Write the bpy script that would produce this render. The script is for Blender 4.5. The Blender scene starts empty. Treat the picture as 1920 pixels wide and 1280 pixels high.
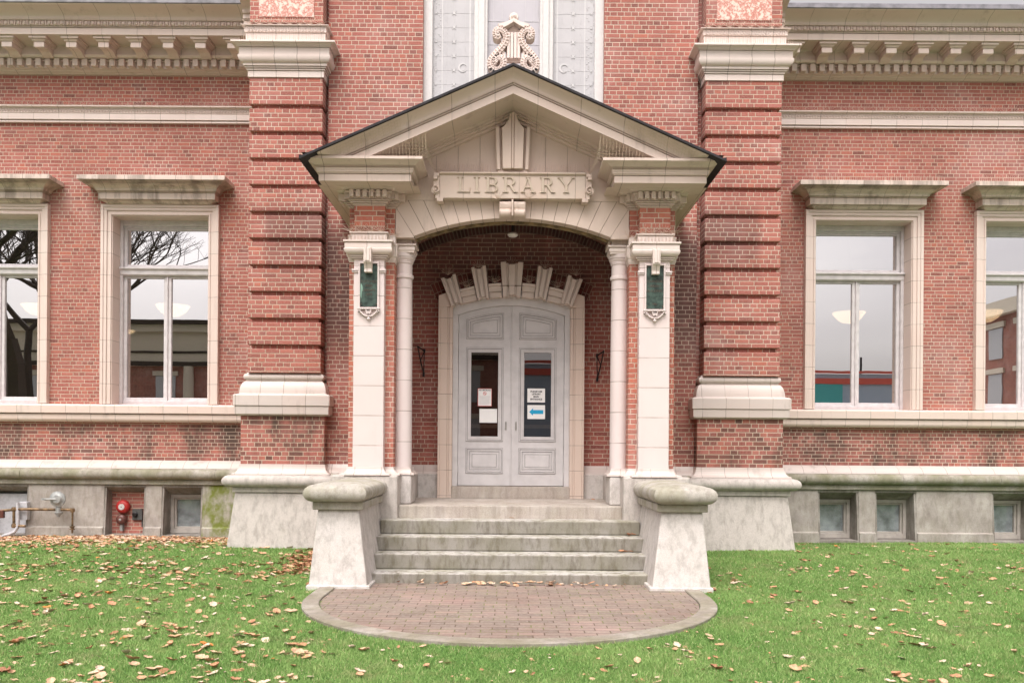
import bpy, bmesh, math, random
import numpy as np
from math import radians, sin, cos, pi, floor
random.seed(7); rng = np.random.default_rng(7)
S = bpy.context.scene; COL = S.collection
# ------------------------------------------------------------------ camera
F = 1600.0; ZC = 1.524           # focal length in photo pixels, eye height in metres
cam = bpy.data.cameras.new("camera"); co = bpy.data.objects.new("camera", cam); COL.objects.link(co)
cam.sensor_width = 36; cam.lens = F/1920*36; cam.shift_y = 200/1920; cam.shift_x = 2.5/1920
cam.clip_end = 2000; cam.clip_start = .05
co.location = (0, 0, ZC); co.rotation_mode = 'XYZ'
from mathutils import Matrix, Vector
co.rotation_euler = (Matrix.Rotation(radians(90), 4, 'X') @ Matrix.Rotation(radians(0.42), 4, 'Z')).to_euler()
S.camera = co
# ------------------------------------------------------------------ sky, sun, exposure
SUN_EL, SUN_AZ = radians(60), radians(195)
w = bpy.data.worlds.new("World"); S.world = w; w.use_nodes = True
nt = w.node_tree; nt.nodes.clear()
out = nt.nodes.new('ShaderNodeOutputWorld'); bg = nt.nodes.new('ShaderNodeBackground')
sky = nt.nodes.new('ShaderNodeTexSky'); sky.sky_type = 'NISHITA'; sky.sun_disc = False
sky.sun_elevation = SUN_EL; sky.sun_rotation = SUN_AZ; sky.dust_density = 6; sky.air_density = 1.0; sky.ozone_density = 1
hs = nt.nodes.new('ShaderNodeHueSaturation'); hs.inputs['Saturation'].default_value = .10; hs.inputs['Value'].default_value = 1.0
tc = nt.nodes.new('ShaderNodeTexCoord'); mp = nt.nodes.new('ShaderNodeMapping'); mp.inputs['Scale'].default_value = (1.2, 1.2, 5)
no = nt.nodes.new('ShaderNodeTexNoise'); no.inputs['Scale'].default_value = 1.6; no.inputs['Detail'].default_value = 6
cr = nt.nodes.new('ShaderNodeValToRGB'); cr.color_ramp.elements[0].position = .3; cr.color_ramp.elements[1].position = .7
cr.color_ramp.elements[0].color = (.88, .83, .84, 1); cr.color_ramp.elements[1].color = (1.14, 1.08, 1.05, 1)
mx = nt.nodes.new('ShaderNodeMix'); mx.data_type = 'RGBA'; mx.blend_type = 'MULTIPLY'; mx.inputs[0].default_value = 1
nt.links.new(sky.outputs[0], hs.inputs['Color']); nt.links.new(tc.outputs['Generated'], mp.inputs[0]); nt.links.new(mp.outputs[0], no.inputs[0])
nt.links.new(no.outputs[0], cr.inputs[0]); nt.links.new(hs.outputs[0], mx.inputs[6]); nt.links.new(cr.outputs[0], mx.inputs[7])
nt.links.new(mx.outputs[2], bg.inputs[0]); bg.inputs[1].default_value = 0.15; nt.links.new(bg.outputs[0], out.inputs[0])
sl = bpy.data.lights.new("sun", 'SUN'); sl.energy = 1.3; sl.angle = radians(50); sl.color = (1, .965, .92)
so = bpy.data.objects.new("sun", sl); COL.objects.link(so)
sd = Vector((sin(SUN_AZ)*cos(SUN_EL), cos(SUN_AZ)*cos(SUN_EL), sin(SUN_EL)))
so.rotation_euler = (-sd).to_track_quat('-Z', 'Y').to_euler()
S.view_settings.view_transform = 'Standard'; S.view_settings.look = 'None'; S.view_settings.gamma = 1; S.view_settings.exposure = 0.76
S.cycles.max_bounces = 8; S.cycles.transparent_max_bounces = 12
# ------------------------------------------------------------------ measuring
def hx(u, Y): return u*Y/F                       # half width seen in the photo -> metres at depth Y
def hz(yc, Y): return ZC-(yc-840)*Y/F            # levelled row -> height at depth Y
def PX(x, y, Y): return ((x-957.5)+(y-840)*.0073)*Y/F
def PZ(x, y, Y): return ZC-((y-840)-(x-957.5)*.0073)*Y/F
# depths of the main planes
CW, PW, WW, PF, PB, TY = 12.71, 12.50, 15.20, 10.80, 10.93, 10.95
# ------------------------------------------------------------------ materials
COURSE = 50*12.5/1600/6; ZROW = hz(199, 12.5)
MATS = {}
class NT:
    def __init__(s, name):
        s.m = bpy.data.materials.new(name); s.m.use_nodes = True; s.t = s.m.node_tree; s.t.nodes.clear()
        s.o = s.t.nodes.new('ShaderNodeOutputMaterial'); s.n = s.t.nodes.new
    def L(s, a, b): s.t.links.new(a, b)
    def put(s, sock, v):
        if isinstance(v, (int, float)): sock.default_value = v
        elif isinstance(v, (tuple, list)): sock.default_value = tuple(v)+((1,) if len(v) == 3 and len(sock.default_value) == 4 else ())
        else: s.L(v, sock)
    def M(s, op, a, b=0, c=None, clamp=False):
        n = s.n('ShaderNodeMath'); n.operation = op; n.use_clamp = clamp
        s.put(n.inputs[0], a); s.put(n.inputs[1], b)
        if c is not None: s.put(n.inputs[2], c)
        return n.outputs[0]
    def sm(s, v, a, b, lo=0, hi=1):
        n = s.n('ShaderNodeMapRange'); n.interpolation_type = 'SMOOTHSTEP'
        s.put(n.inputs[0], v); s.put(n.inputs[1], a); s.put(n.inputs[2], b); s.put(n.inputs[3], lo); s.put(n.inputs[4], hi); return n.outputs[0]
    def mix(s, f, a, b, mode='MIX'):
        n = s.n('ShaderNodeMix'); n.data_type = 'RGBA'; n.blend_type = mode
        s.put(n.inputs[0], f); s.put(n.inputs[6], a); s.put(n.inputs[7], b); return n.outputs[2]
    def pos(s):
        g = s.n('ShaderNodeNewGeometry'); p = s.n('ShaderNodeSeparateXYZ'); s.L(g.outputs['Position'], p.inputs[0])
        q = s.n('ShaderNodeSeparateXYZ'); s.L(g.outputs['True Normal'], q.inputs[0]); s.g = g
        return p.outputs, q.outputs
    def comb(s, x, y, z):
        n = s.n('ShaderNodeCombineXYZ'); s.put(n.inputs[0], x); s.put(n.inputs[1], y); s.put(n.inputs[2], z); return n.outputs[0]
    def noise(s, vec, scale, detail=4, rough=.55, scl=(1, 1, 1)):
        if scl != (1, 1, 1):
            mp = s.n('ShaderNodeVectorMath'); mp.operation = 'MULTIPLY'; s.L(vec, mp.inputs[0]); mp.inputs[1].default_value = scl; vec = mp.outputs[0]
        n = s.n('ShaderNodeTexNoise'); s.L(vec, n.inputs['Vector']); n.inputs['Scale'].default_value = scale
        n.inputs['Detail'].default_value = detail; n.inputs['Roughness'].default_value = rough; return n.outputs[0]
    def wn(s, a, b, c=0):
        n = s.n('ShaderNodeTexWhiteNoise'); n.noise_dimensions = '3D'; s.L(s.comb(a, b, c), n.inputs[0]); return n
    def fin(s, col, rough=.8, bump=None, bs=.3, bd=.01, metal=0, spec=.3, **kw):
        b = s.n('ShaderNodeBsdfPrincipled'); s.put(b.inputs['Base Color'], col); s.put(b.inputs['Roughness'], rough)
        b.inputs['Metallic'].default_value = metal; b.inputs['Specular IOR Level'].default_value = spec
        if bump is not None:
            n = s.n('ShaderNodeBump'); n.inputs['Strength'].default_value = bs; n.inputs['Distance'].default_value = bd
            s.L(bump, n.inputs['Height']); s.L(n.outputs[0], b.inputs['Normal'])
        for k, v in kw.items(): s.put(b.inputs[k.replace('_', ' ')], v)
        s.L(b.outputs[0], s.o.inputs[0]); return s.m

def brick(name, dark=0.0, soot=0.0, under=None, tint=(1, 1, 1), split=.62, mode='wall', sat=1.0):
    s = NT(name); (X, Y, Z), (NX, NY, NZ) = s.pos()
    P = s.g.outputs['Position']
    fy = s.M('GREATER_THAN', s.M('ABSOLUTE', NX), .7)
    U = s.M('ADD', s.M('MULTIPLY', Y, fy), s.M('MULTIPLY', X, s.M('SUBTRACT', 1, fy)))
    wob = s.M('MULTIPLY', s.M('SUBTRACT', s.noise(P, 9, 2), .5), .010)
    if mode == 'floor': V = s.M('ADD', Y, 0.0); U = X
    else:
        fz = s.M('GREATER_THAN', s.M('ABSOLUTE', NZ), .7)
        V = s.M('ADD', s.M('MULTIPLY', Z, s.M('SUBTRACT', 1, fz)), s.M('MULTIPLY', Y, fz))
    c = COURSE if mode != 'floor' else .10
    Lb = .21 if mode != 'floor' else .215
    r = s.M('DIVIDE', s.M('SUBTRACT', s.M('ADD', V, s.M('MULTIPLY', wob, .5)), ZROW-200*COURSE), c)
    row = s.M('FLOOR', r); fr = s.M('FRACT', r)
    jit = s.M('MULTIPLY', s.wn(row, 3.3).outputs[0], .16)
    q = s.M('ADD', s.M('ADD', s.M('DIVIDE', s.M('ADD', U, 50.0), Lb), s.M('MULTIPLY', s.M('MODULO', row, 2), .5 if mode == 'floor' else .25)), jit)
    q = s.M('ADD', q, s.M('MULTIPLY', wob, 1.2))
    pi_ = s.M('FLOOR', q); fq = s.M('FRACT', q)
    rowrand = s.wn(row, 9.1, 2).outputs[0]
    thr = s.M('ADD', split, s.M('MULTIPLY', s.M('GREATER_THAN', rowrand, .8), -.45))
    sp = s.M('GREATER_THAN', s.wn(pi_, row, 5).outputs[0], thr)
    if mode == 'floor': sp = s.M('MULTIPLY', sp, 0)
    f2 = s.M('MULTIPLY', fq, 2)
    f = s.M('ADD', s.M('MULTIPLY', s.M('FRACT', f2), sp), s.M('MULTIPLY', fq, s.M('SUBTRACT', 1, sp)))
    wd = s.M('SUBTRACT', Lb, s.M('MULTIPLY', sp, Lb/2))
    dx = s.M('MULTIPLY', s.M('MINIMUM', f, s.M('SUBTRACT', 1, f)), wd)
    dz = s.M('MULTIPLY', s.M('MINIMUM', fr, s.M('SUBTRACT', 1, fr)), c)
    d = s.M('MINIMUM', dx, dz)
    mort = s.sm(d, .0038, .0070, 1, 0) if mode != 'floor' else s.sm(d, .003, .006, 1, 0)
    bid = s.M('ADD', pi_, s.M('MULTIPLY', s.M('MULTIPLY', s.M('FLOOR', f2), sp), .37))
    w1 = s.wn(bid, row, 7)
    rp = s.n('ShaderNodeValToRGB'); s.L(w1.outputs[0], rp.inputs[0]); e = rp.color_ramp.elements
    if mode == 'floor': cs = [(0, (.18, .140, .118)), (.3, (.24, .187, .155)), (.6, (.215, .165, .138)), (.85, (.29, .205, .172)), (1, (.16, .125, .105))]
    else: cs = [(0, (.17, .068, .058)), (.07, (.235, .080, .066)), (.3, (.33, .112, .090)), (.55, (.30, .096, .080)), (.78, (.365, .135, .112)), (.92, (.385, .122, .086)), (1, (.235, .095, .085))]
    cs = [(p, tuple(v*t for v, t in zip(cc, tint if mode == 'floor' else (tint[0]*1.08, tint[1]*1.06, tint[2]*1.02)))) for p, cc in cs]
    e[0].position, e[0].color = cs[0][0], cs[0][1]+(1,); e[1].position, e[1].color = cs[-1][0], cs[-1][1]+(1,)
    for p, cc in cs[1:-1]: k = e.new(p); k.color = cc+(1,)
    bc = rp.outputs[0]
    n1 = s.noise(P, .8, 6, .65); n2 = s.noise(P, 38, 3, .6); n3 = s.noise(P, 2.6, 4, .6, (1, 1, .35))
    bc = s.mix(s.sm(n2, .3, .75, 0, .45), bc, (.43, .23, .20), 'MIX') if mode != 'floor' else s.mix(s.sm(n2, .3, .8, 0, .5), bc, (.37, .32, .28))
    bc = s.mix(s.sm(n1, .50, .72, 0, .35), bc, (.47, .31, .29))                    # pale bloom
    mc = s.mix(s.sm(n1, .35, .65), (.46, .355, .27), (.56, .45, .37)) if mode != 'floor' else s.mix(s.sm(s.noise(P, 3.5, 3), .48, .58), (.12, .085, .065), (.15, .17, .06))
    col = s.mix(mort, bc, mc)
    dk = (.07, .055, .045)
    if soot: # run-off grime with shapes of its own
        st = s.M('MULTIPLY', s.sm(n3, .40, .68), soot)
        w2 = s.M('MULTIPLY', st, s.M('SUBTRACT', 1.15, s.M('MULTIPLY', mort, .6)), clamp=True)
        col = s.mix(w2, col, dk); col = s.mix(s.M('MULTIPLY', s.sm(s.wn(bid, row, 31).outputs[0], .7, .75), soot*.6), col, s.mix(mort, dk, mc))
    else:
        st = s.sm(n3, .66, .85, 0, .35); col = s.mix(st, col, dk); col = s.mix(s.sm(s.noise(P, .55, 5, .6, (1, 1, .8)), .45, .72, 0, .28), col, (.15, .07, .055))
    if dark: col = s.mix(dark, col, (.09, .05, .04))
    if under: # old soot patch, with vault shade painted in on porch brick: |x| range, z range
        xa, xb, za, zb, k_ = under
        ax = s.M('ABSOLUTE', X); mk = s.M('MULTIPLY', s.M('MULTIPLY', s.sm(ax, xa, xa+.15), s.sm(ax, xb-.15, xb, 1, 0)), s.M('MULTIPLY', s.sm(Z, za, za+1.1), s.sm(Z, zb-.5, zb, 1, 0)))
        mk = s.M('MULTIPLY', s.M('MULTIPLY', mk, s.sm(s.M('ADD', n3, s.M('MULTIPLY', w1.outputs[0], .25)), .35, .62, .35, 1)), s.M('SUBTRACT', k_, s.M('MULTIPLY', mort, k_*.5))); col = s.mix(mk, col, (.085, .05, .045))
    h = s.M('ADD', s.sm(d, .002, .009), s.M('MULTIPLY', n2, .25))
    return s.fin(col, .88, h, .55, .006, spec=.2)

def terra(name, sx=.6, sz=0, ox=0, oz=0, grime=.25, base=(.63, .545, .465), moss=0, line=.0045, pink=.5):
    base = (base[0]*1.0, base[1]*.962, base[2]*1.0)
    s = NT(name); (X, Y, Z), (NX, NY, NZ) = s.pos(); P = s.g.outputs['Position']
    n1 = s.noise(P, 1.7, 4); n2 = s.noise(P, 70, 2); n3 = s.noise(P, 5, 5, .65, (1, 1, .22))
    if sx: blk = s.wn(s.M('FLOOR', s.M('DIVIDE', s.M('ADD', X, 40+ox), sx)), s.M('FLOOR', s.M('DIVIDE', s.M('ADD', Z, oz+20), sz or .37))).outputs[0]
    else: blk = s.wn(s.M('FLOOR', s.M('DIVIDE', s.M('ADD', Z, oz+20), sz or .45)), 3).outputs[0]
    col = s.mix(s.M('MULTIPLY', blk, pink), base, (base[0]*1.02, base[1]*.93, base[2]*.90))
    col = s.mix(s.sm(n1, .35, .7, 0, .35), col, tuple(min(.85, b*1.12) for b in base))
    g0 = .42 if grime > .5 else .55
    col = s.mix(s.sm(n3, g0, g0+.22, 0, grime), col, (.17, .125, .095))
    col = s.mix(s.sm(s.M('ABSOLUTE', NZ), .5, .9, 0, grime*.15), col, (.28, .22, .17))
    if moss: col = s.mix(s.M('MULTIPLY', s.sm(n1, .4, .6), moss), col, (.20, .19, .09))
    col = s.mix(s.sm(s.noise(P, 30, 6, .75), .60, .74, 0, .35), col, (.30, .24, .18))
    h = n2
    jx = None
    wv = s.M('MULTIPLY', s.M('SUBTRACT', s.noise(P, 6, 2), .5), .012)
    if sx:
        a = s.M('FRACT', s.M('DIVIDE', s.M('ADD', s.M('ADD', X, wv), 40+ox), sx)); a = s.M('MULTIPLY', s.M('MINIMUM', a, s.M('SUBTRACT', 1, a)), sx)
        a = s.M('ADD', a, s.M('MULTIPLY', s.M('GREATER_THAN', s.M('ABSOLUTE', NX), .6), 1)); jx = a
    if sz:
        b = s.M('FRACT', s.M('DIVIDE', s.M('ADD', Z, oz+20), sz)); b = s.M('MULTIPLY', s.M('MINIMUM', b, s.M('SUBTRACT', 1, b)), sz)
        jx = b if jx is None else s.M('MINIMUM', jx, b)
    if jx is not None:
        j = s.sm(jx, line*.5, line*1.3, 1, 0); j = s.M('MULTIPLY', j, s.sm(s.noise(P, 4, 3), .3, .6, .35, 1)); col = s.mix(s.M('MULTIPLY', j, .75), col, (.17, .125, .09))
        h = s.M('SUBTRACT', s.M('MULTIPLY', n2, .3), j)
    return s.fin(col, .45, h, .25, .004, spec=.4)

def granite(name, base=(.44, .405, .375), moss=.0, streak=.5, zmoss=None, dark=0, warm=0, green=(.21, .20, .10), vs=.14):
    s = NT(name); (X, Y, Z), (NX, NY, NZ) = s.pos(); P = s.g.outputs['Position']
    n0 = s.noise(P, 160, 2, .7); n1 = s.noise(P, 2.2, 5, .6); n3 = s.noise(P, 13, 5, .65, (1, 1, vs)); n4 = s.noise(P, 1.2, 3)
    col = s.mix(s.sm(n0, .3, .7), tuple(b*.82 for b in base), tuple(min(.8, b*1.15) for b in base))
    col = s.mix(s.sm(n1, .35, .7, 0, .5), col, (.56, .52, .48))
    col = s.mix(s.sm(n3, .42, .70, 0, streak), col, (.15, .125, .105)); col = s.mix(s.sm(s.noise(P, 14, 5, .7), .5, .8, 0, streak*.4), col, (.20, .17, .14))
    if moss:
        mm = s.M('MULTIPLY', s.sm(s.noise(P, 3.1, 5, .65, (1, 1, .7)), .38, .62), moss)
        if zmoss: mm = s.M('MULTIPLY', mm, s.sm(Z, zmoss[0], zmoss[1], 0, 1))
        col = s.mix(mm, col, green)
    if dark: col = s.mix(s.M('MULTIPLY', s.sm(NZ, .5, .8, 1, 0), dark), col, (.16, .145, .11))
    n5 = s.noise(P, 45, 6, .75); col = s.mix(s.sm(n5, .52, .70, 0, .38), col, tuple(b*.55 for b in base)); col = s.mix(s.sm(s.noise(P, 4.5, 7, .75), .54, .66, 0, .32), col, tuple(b*.62 for b in (base[0], base[1]*.97, base[2]*.9)))
    vt = s.n('ShaderNodeTexVoronoi'); s.L(P, vt.inputs['Vector']); vt.inputs['Scale'].default_value = 55
    h = s.M('ADD', s.M('ADD', n0, n5), s.M('MULTIPLY', n1, .8))
    return s.fin(col, .85, h, .5, .008, spec=.25)

def plain(name, c, rough=.5, metal=0, var=.12, scale=20, spec=.4, bump=.1, **kw):
    s = NT(name); (X, Y, Z), _ = s.pos(); P = s.g.outputs['Position']
    n = s.noise(P, scale, 4); c2 = tuple(v*(1-var*1.6) for v in c)
    return s.fin(s.mix(s.sm(n, .3, .75), c, c2), rough, n, bump, .003, metal, spec, **kw)

def glass_mat(name, refl=.6, tint=(.55, .5, .45), rough=0.0):
    s = NT(name); s.pos(); P = s.g.outputs['Position']
    n = s.noise(P, 1.3, 2); b = s.n('ShaderNodeBump'); b.inputs['Strength'].default_value = .006; b.inputs['Distance'].default_value = .05; s.L(n, b.inputs['Height'])
    g = s.n('ShaderNodeBsdfGlossy'); g.inputs['Roughness'].default_value = rough; g.inputs['Color'].default_value = (.95, .95, .97, 1); s.L(b.outputs[0], g.inputs['Normal'])
    t = s.n('ShaderNodeBsdfTransparent'); t.inputs['Color'].default_value = tint+(1,)
    m = s.n('ShaderNodeMixShader'); m.inputs[0].default_value = refl; s.L(t.outputs[0], m.inputs[1]); s.L(g.outputs[0], m.inputs[2]); s.L(m.outputs[0], s.o.inputs[0])
    return s.m

def emis(name, c, st):
    s = NT(name); b = s.n('ShaderNodeBsdfPrincipled'); b.inputs['Base Color'].default_value = c+(1,); b.inputs['Emission Color'].default_value = c+(1,); b.inputs['Emission Strength'].default_value = st
    s.L(b.outputs[0], s.o.inputs[0]); return s.m

M_ = dict(
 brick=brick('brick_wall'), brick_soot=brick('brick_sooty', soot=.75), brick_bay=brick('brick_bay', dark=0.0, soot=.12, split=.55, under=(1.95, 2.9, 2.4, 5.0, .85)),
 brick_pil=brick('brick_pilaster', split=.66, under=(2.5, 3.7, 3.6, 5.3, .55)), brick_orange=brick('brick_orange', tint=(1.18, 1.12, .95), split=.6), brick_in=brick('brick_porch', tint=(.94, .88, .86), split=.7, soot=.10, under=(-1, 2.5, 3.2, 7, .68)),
 brick_far=brick('brick_far', tint=(.85, .75, .75)),
 paver=brick('paver', mode='floor'),
 terra=terra('terracotta'), terra_sill=terra('terracotta_sill', .43, 0, .1, grime=.4), terra_band=terra('terracotta_band', .45, grime=.12, base=(.66, .59, .53)),
 terra_cor=terra('terracotta_cornice', .6, grime=.35, base=(.61, .535, .46)), terra_hood=terra('terracotta_hood', .44, 0, .13, grime=.6, base=(.61, .54, .46)),
 terra_v=terra('terracotta_jamb', 0, .385, 0, .1, grime=.12, base=(.64, .565, .49)), terra_slab=terra('terracotta_slab', 0, .378, 0, 0, grime=.06, base=(.63, .58, .54), line=.005),
 terra_ped=terra('terracotta_pediment', 0, 0, grime=.3, base=(.57, .485, .40)), terra_rake=terra('terracotta_rake', .52, 0, .26, grime=.4, base=(.58, .50, .42)),
 terra_cap=terra('terracotta_capital', .33, 0, .1, grime=.12, base=(.66, .60, .53)), terra_plain=terra('terracotta_plain', 0, 0, grime=.15, base=(.61, .54, .465)),
 terra_base=terra('terracotta_base', .34, 0, .05, grime=.35, base=(.55, .50, .445)),
 granite=granite('granite', base=(.52, .475, .44), vs=.4, streak=.38), granite_low=granite('granite_wall', base=(.335, .30, .27), streak=.4, moss=.12, vs=.35), granite_green=granite('granite_green', base=(.36, .34, .28), moss=1.0, streak=.4, green=(.16, .19, .035)), granite_moss=granite('granite_mossy', base=(.36, .34, .29), moss=.75),
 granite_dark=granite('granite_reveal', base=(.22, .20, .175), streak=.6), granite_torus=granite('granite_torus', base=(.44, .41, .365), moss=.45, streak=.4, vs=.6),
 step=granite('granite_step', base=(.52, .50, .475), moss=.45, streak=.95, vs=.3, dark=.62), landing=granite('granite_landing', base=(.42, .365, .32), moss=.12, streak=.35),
 granite_light=granite('granite_light', base=(.61, .57, .545), streak=.35, moss=.08, vs=.5), curb=granite('curb_concrete', base=(.27, .235, .195), streak=.4, moss=.35, vs=1),
 marble=None, brick_face=plain('brick_face', (.20, .062, .048), .85, var=.45, scale=7), brick_dark=plain('brick_dark_face', (.11, .045, .038), .85, var=.4, scale=7), wing_torus=granite('wing_torus', base=(.31, .285, .235), moss=.5, streak=.4, vs=.6, green=(.15, .155, .06)),
 paint=plain('grey_paint', (.60, .575, .575), .5, var=.09, scale=5), paint_win=plain('window_paint', (.62, .585, .59), .7, var=.10, scale=9), white_paint=plain('white_paint', (.64, .62, .605), .45, var=.05),
 paint_base=plain('basement_paint', (.46, .42, .38), .6, var=.15, scale=8), seam=plain('paint_seam', (.22, .21, .21), .8), lead=plain('lead_gutter', (.27, .26, .29), .5, var=.3, scale=6), roof=plain('roof_metal', (.035, .032, .036), .6, var=.3, scale=6, spec=.2), slate=plain('slate', (.09, .08, .095), .6, var=.3, scale=5),
 glass=glass_mat('window_glass', .62, (.62, .57, .5)), glass_door=glass_mat('door_glass', .14, (.55, .48, .42)), glass_low=glass_mat('basement_glass', .04, (.92, .93, .93), .02),
 milk=plain('leaded_glass', (.49, .48, .49), .5, var=.07, scale=3, spec=.3), milk2=plain('leaded_glass_lilac', (.49, .47, .50), .5, var=.07, scale=2, spec=.3), lead_line=plain('lead_came', (.58, .57, .57), .4, var=.05),
 bronze=plain('bronze_patina', (.065, .105, .085), .45, .3, var=.5, scale=14), bronze_hi=plain('bronze_letters', (.11, .085, .065), .4, .4), bronze_lo=plain('bronze_light', (.22, .36, .29), .5, .2),
 iron=plain('black_iron', (.02, .017, .018), .45, .3), bell_white=plain('bell_white', (.55, .52, .50), .5), steel=plain('steel', (.45, .44, .42), .35, .6), pipe=plain('brass_pipe', (.30, .20, .11), .45, .4, var=.5, scale=12), regulator=plain('regulator_grey', (.36, .37, .36), .5, .2, var=.2),
 red=plain('red_enamel', (.42, .028, .025), .45, var=.1), brown=plain('brown_enamel', (.13, .05, .04), .35, var=.2), box=plain('box_grey', (.085, .085, .08), .6), greybox=plain('meter_box', (.50, .50, .52), .5),
 wire=plain('spike_wire', (.62, .48, .39), .5, .2), net=plain('net_cord', (.56, .46, .34), .8), wood=plain('old_wood', (.28, .20, .10), .7, var=.5, scale=10),
 paper=plain('paper', (.80, .79, .78), .8, var=.02), redink=plain('red_ink', (.62, .10, .09), .7, var=.02), ink=plain('ink', (.02, .02, .025), .7), greyink=plain('grey_ink', (.45, .42, .45), .7), cyan=plain('cyan_ink', (.01, .33, .58), .6, var=.02),
 room=plain('room_plaster', (.20, .15, .11), .9), room_floor=plain('room_floor', (.06, .045, .035), .8), bowl=emis('lamp_bowl', (1, .80, .55), 3.2), fixture=plain('fixture_white', (.72, .70, .66), .3), joint=plain('joint', (.20, .155, .115), .9),
 bark=plain('bark', (.06, .045, .035), .9, var=.3), blue=plain('store_blue', (.52, .62, .76), .5), teal=plain('store_teal', (.12, .55, .56), .5), storered=plain('store_red', (.80, .16, .12), .5), pale=plain('pale_stone', (.66, .58, .48), .8), asphalt=plain('asphalt', (.05, .05, .052), .9),
)
def marble():
    s = NT('marble'); s.pos(); P = s.g.outputs['Position']
    a = s.noise(P, 9, 8, .75); b = s.noise(P, 22, 6, .7)
    v = s.M('ABSOLUTE', s.M('SUBTRACT', a, .5)); col = s.mix(s.sm(v, .01, .07), (.46, .16, .12), (.66, .55, .47)); col = s.mix(s.sm(b, .5, .68, 0, .55), col, (.56, .30, .24))
    return s.fin(col, .35, None, spec=.4)
M_['marble'] = marble()
# ------------------------------------------------------------------ mesh builder
class MB:
    def __init__(s, mir=1): s.v = []; s.f = []; s.k = mir
    def add(s, vs, fs):
        n = len(s.v); s.v += [(x*s.k, y, z) for x, y, z in vs]; s.f += [tuple(i+n for i in f) for f in fs]; return s
    def box(s, x0, x1, y0, y1, z0, z1):
        return s.add([(x0, y0, z0), (x1, y0, z0), (x1, y1, z0), (x0, y1, z0), (x0, y0, z1), (x1, y0, z1), (x1, y1, z1), (x0, y1, z1)],
                     [(0, 3, 2, 1), (4, 5, 6, 7), (0, 1, 5, 4), (1, 2, 6, 5), (2, 3, 7, 6), (3, 0, 4, 7)])
    def prismx(s, x0, x1, prof):     # closed (y,z) outline pushed along x
        n = len(prof); vs = [(x0, y, z) for y, z in prof]+[(x1, y, z) for y, z in prof]
        return s.add(vs, [tuple(range(n)), tuple(range(2*n-1, n-1, -1))]+[(i, (i+1) % n, n+(i+1) % n, n+i) for i in range(n)])
    def poly(s, pts, y0, y1):        # closed (x,z) outline pushed along y
        n = len(pts); vs = [(x, y0, z) for x, z in pts]+[(x, y1, z) for x, z in pts]
        return s.add(vs, [tuple(range(n)), tuple(range(2*n-1, n-1, -1))]+[(i, (i+1) % n, n+(i+1) % n, n+i) for i in range(n)])
    def loft(s, x0, x1, yf, yb, prof, back=False):   # moulding carried round a block: (projection, z)
        q = [prof[0]]
        for a, b in zip(prof[:-1], prof[1:]):
            if b[0]-a[0] >= .010 and abs(b[1]-a[1]) < .013 and a[1]-q[-1][1] > -1e-9 and len(q) > 1 and a[1]-q[-2][1] > .012:
                q.pop(); q += [(a[0], a[1]-.008), (a[0]-.016, a[1]-.008), (a[0]-.016, a[1]-.0005)]
            q.append(b)
        prof = q
        vs = []; fs = []
        for p, z in prof: vs += [(x0-p, yb+(p if back else 0), z), (x0-p, yf-p, z), (x1+p, yf-p, z), (x1+p, yb+(p if back else 0), z)]
        m = len(prof)
        for i in range(m-1):
            a, b = 4*i, 4*i+4
            for j in range(4): fs.append((a+j, a+(j+1) % 4, b+(j+1) % 4, b+j))
        fs += [(3, 2, 1, 0), (4*m-4, 4*m-3, 4*m-2, 4*m-1)]
        return s.add(vs, fs)
    def frust(s, b, t):              # (x0,x1,y0,y1,z) bottom and top
        return s.add([(b[0], b[2], b[4]), (b[1], b[2], b[4]), (b[1], b[3], b[4]), (b[0], b[3], b[4]), (t[0], t[2], t[4]), (t[1], t[2], t[4]), (t[1], t[3], t[4]), (t[0], t[3], t[4])],
                     [(0, 3, 2, 1), (4, 5, 6, 7), (0, 1, 5, 4), (1, 2, 6, 5), (2, 3, 7, 6), (3, 0, 4, 7)])
    def tube(s, p, q, r, r2=None, n=8):
        p = Vector(p); q = Vector(q); d = (q-p); r2 = r if r2 is None else r2
        if d.length < 1e-6: return s
        d.normalize(); a = d.orthogonal().normalized(); b = d.cross(a); vs = []
        for c, rr in ((p, r), (q, r2)):
            for i in range(n): t = 2*pi*i/n; vs.append(tuple(c+a*cos(t)*rr+b*sin(t)*rr))
        return s.add(vs, [(i, (i+1) % n, n+(i+1) % n, n+i) for i in range(n)]+([tuple(range(n-1, -1, -1)), tuple(range(n, 2*n))] if n > 3 else []))
    def lathe(s, c, prof, n=24, axis='z'):   # (radius, height)
        vs = []
        for r, h in prof:
            for i in range(n):
                t = 2*pi*i/n; a, b = r*cos(t), r*sin(t)
                vs.append((c[0]+a, c[1]+b, c[2]+h) if axis == 'z' else (c[0]+a, c[1]+h, c[2]+b))
        fs = [(j*n+i, j*n+(i+1) % n, (j+1)*n+(i+1) % n, (j+1)*n+i) for j in range(len(prof)-1) for i in range(n)]
        return s.add(vs, fs+[tuple(range(n)), tuple(range(len(prof)*n-1, (len(prof)-1)*n-1, -1))])
    def ribbon(s, pts, wd, y0, y1):  # (x,z) line with width, pushed along y
        L = []; R = []
        for i, p in enumerate(pts):
            a = pts[max(0, i-1)]; b = pts[min(len(pts)-1, i+1)]; dx, dz = b[0]-a[0], b[1]-a[1]; l = math.hypot(dx, dz) or 1
            wv = wd[i] if isinstance(wd, (list, tuple)) else wd; nx, nz = -dz/l*wv/2, dx/l*wv/2
            L.append((p[0]+nx, p[1]+nz)); R.append((p[0]-nx, p[1]-nz))
        for i in range(len(pts)-1): s.poly([L[i], L[i+1], R[i+1], R[i]], y0, y1)
        return s
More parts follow.
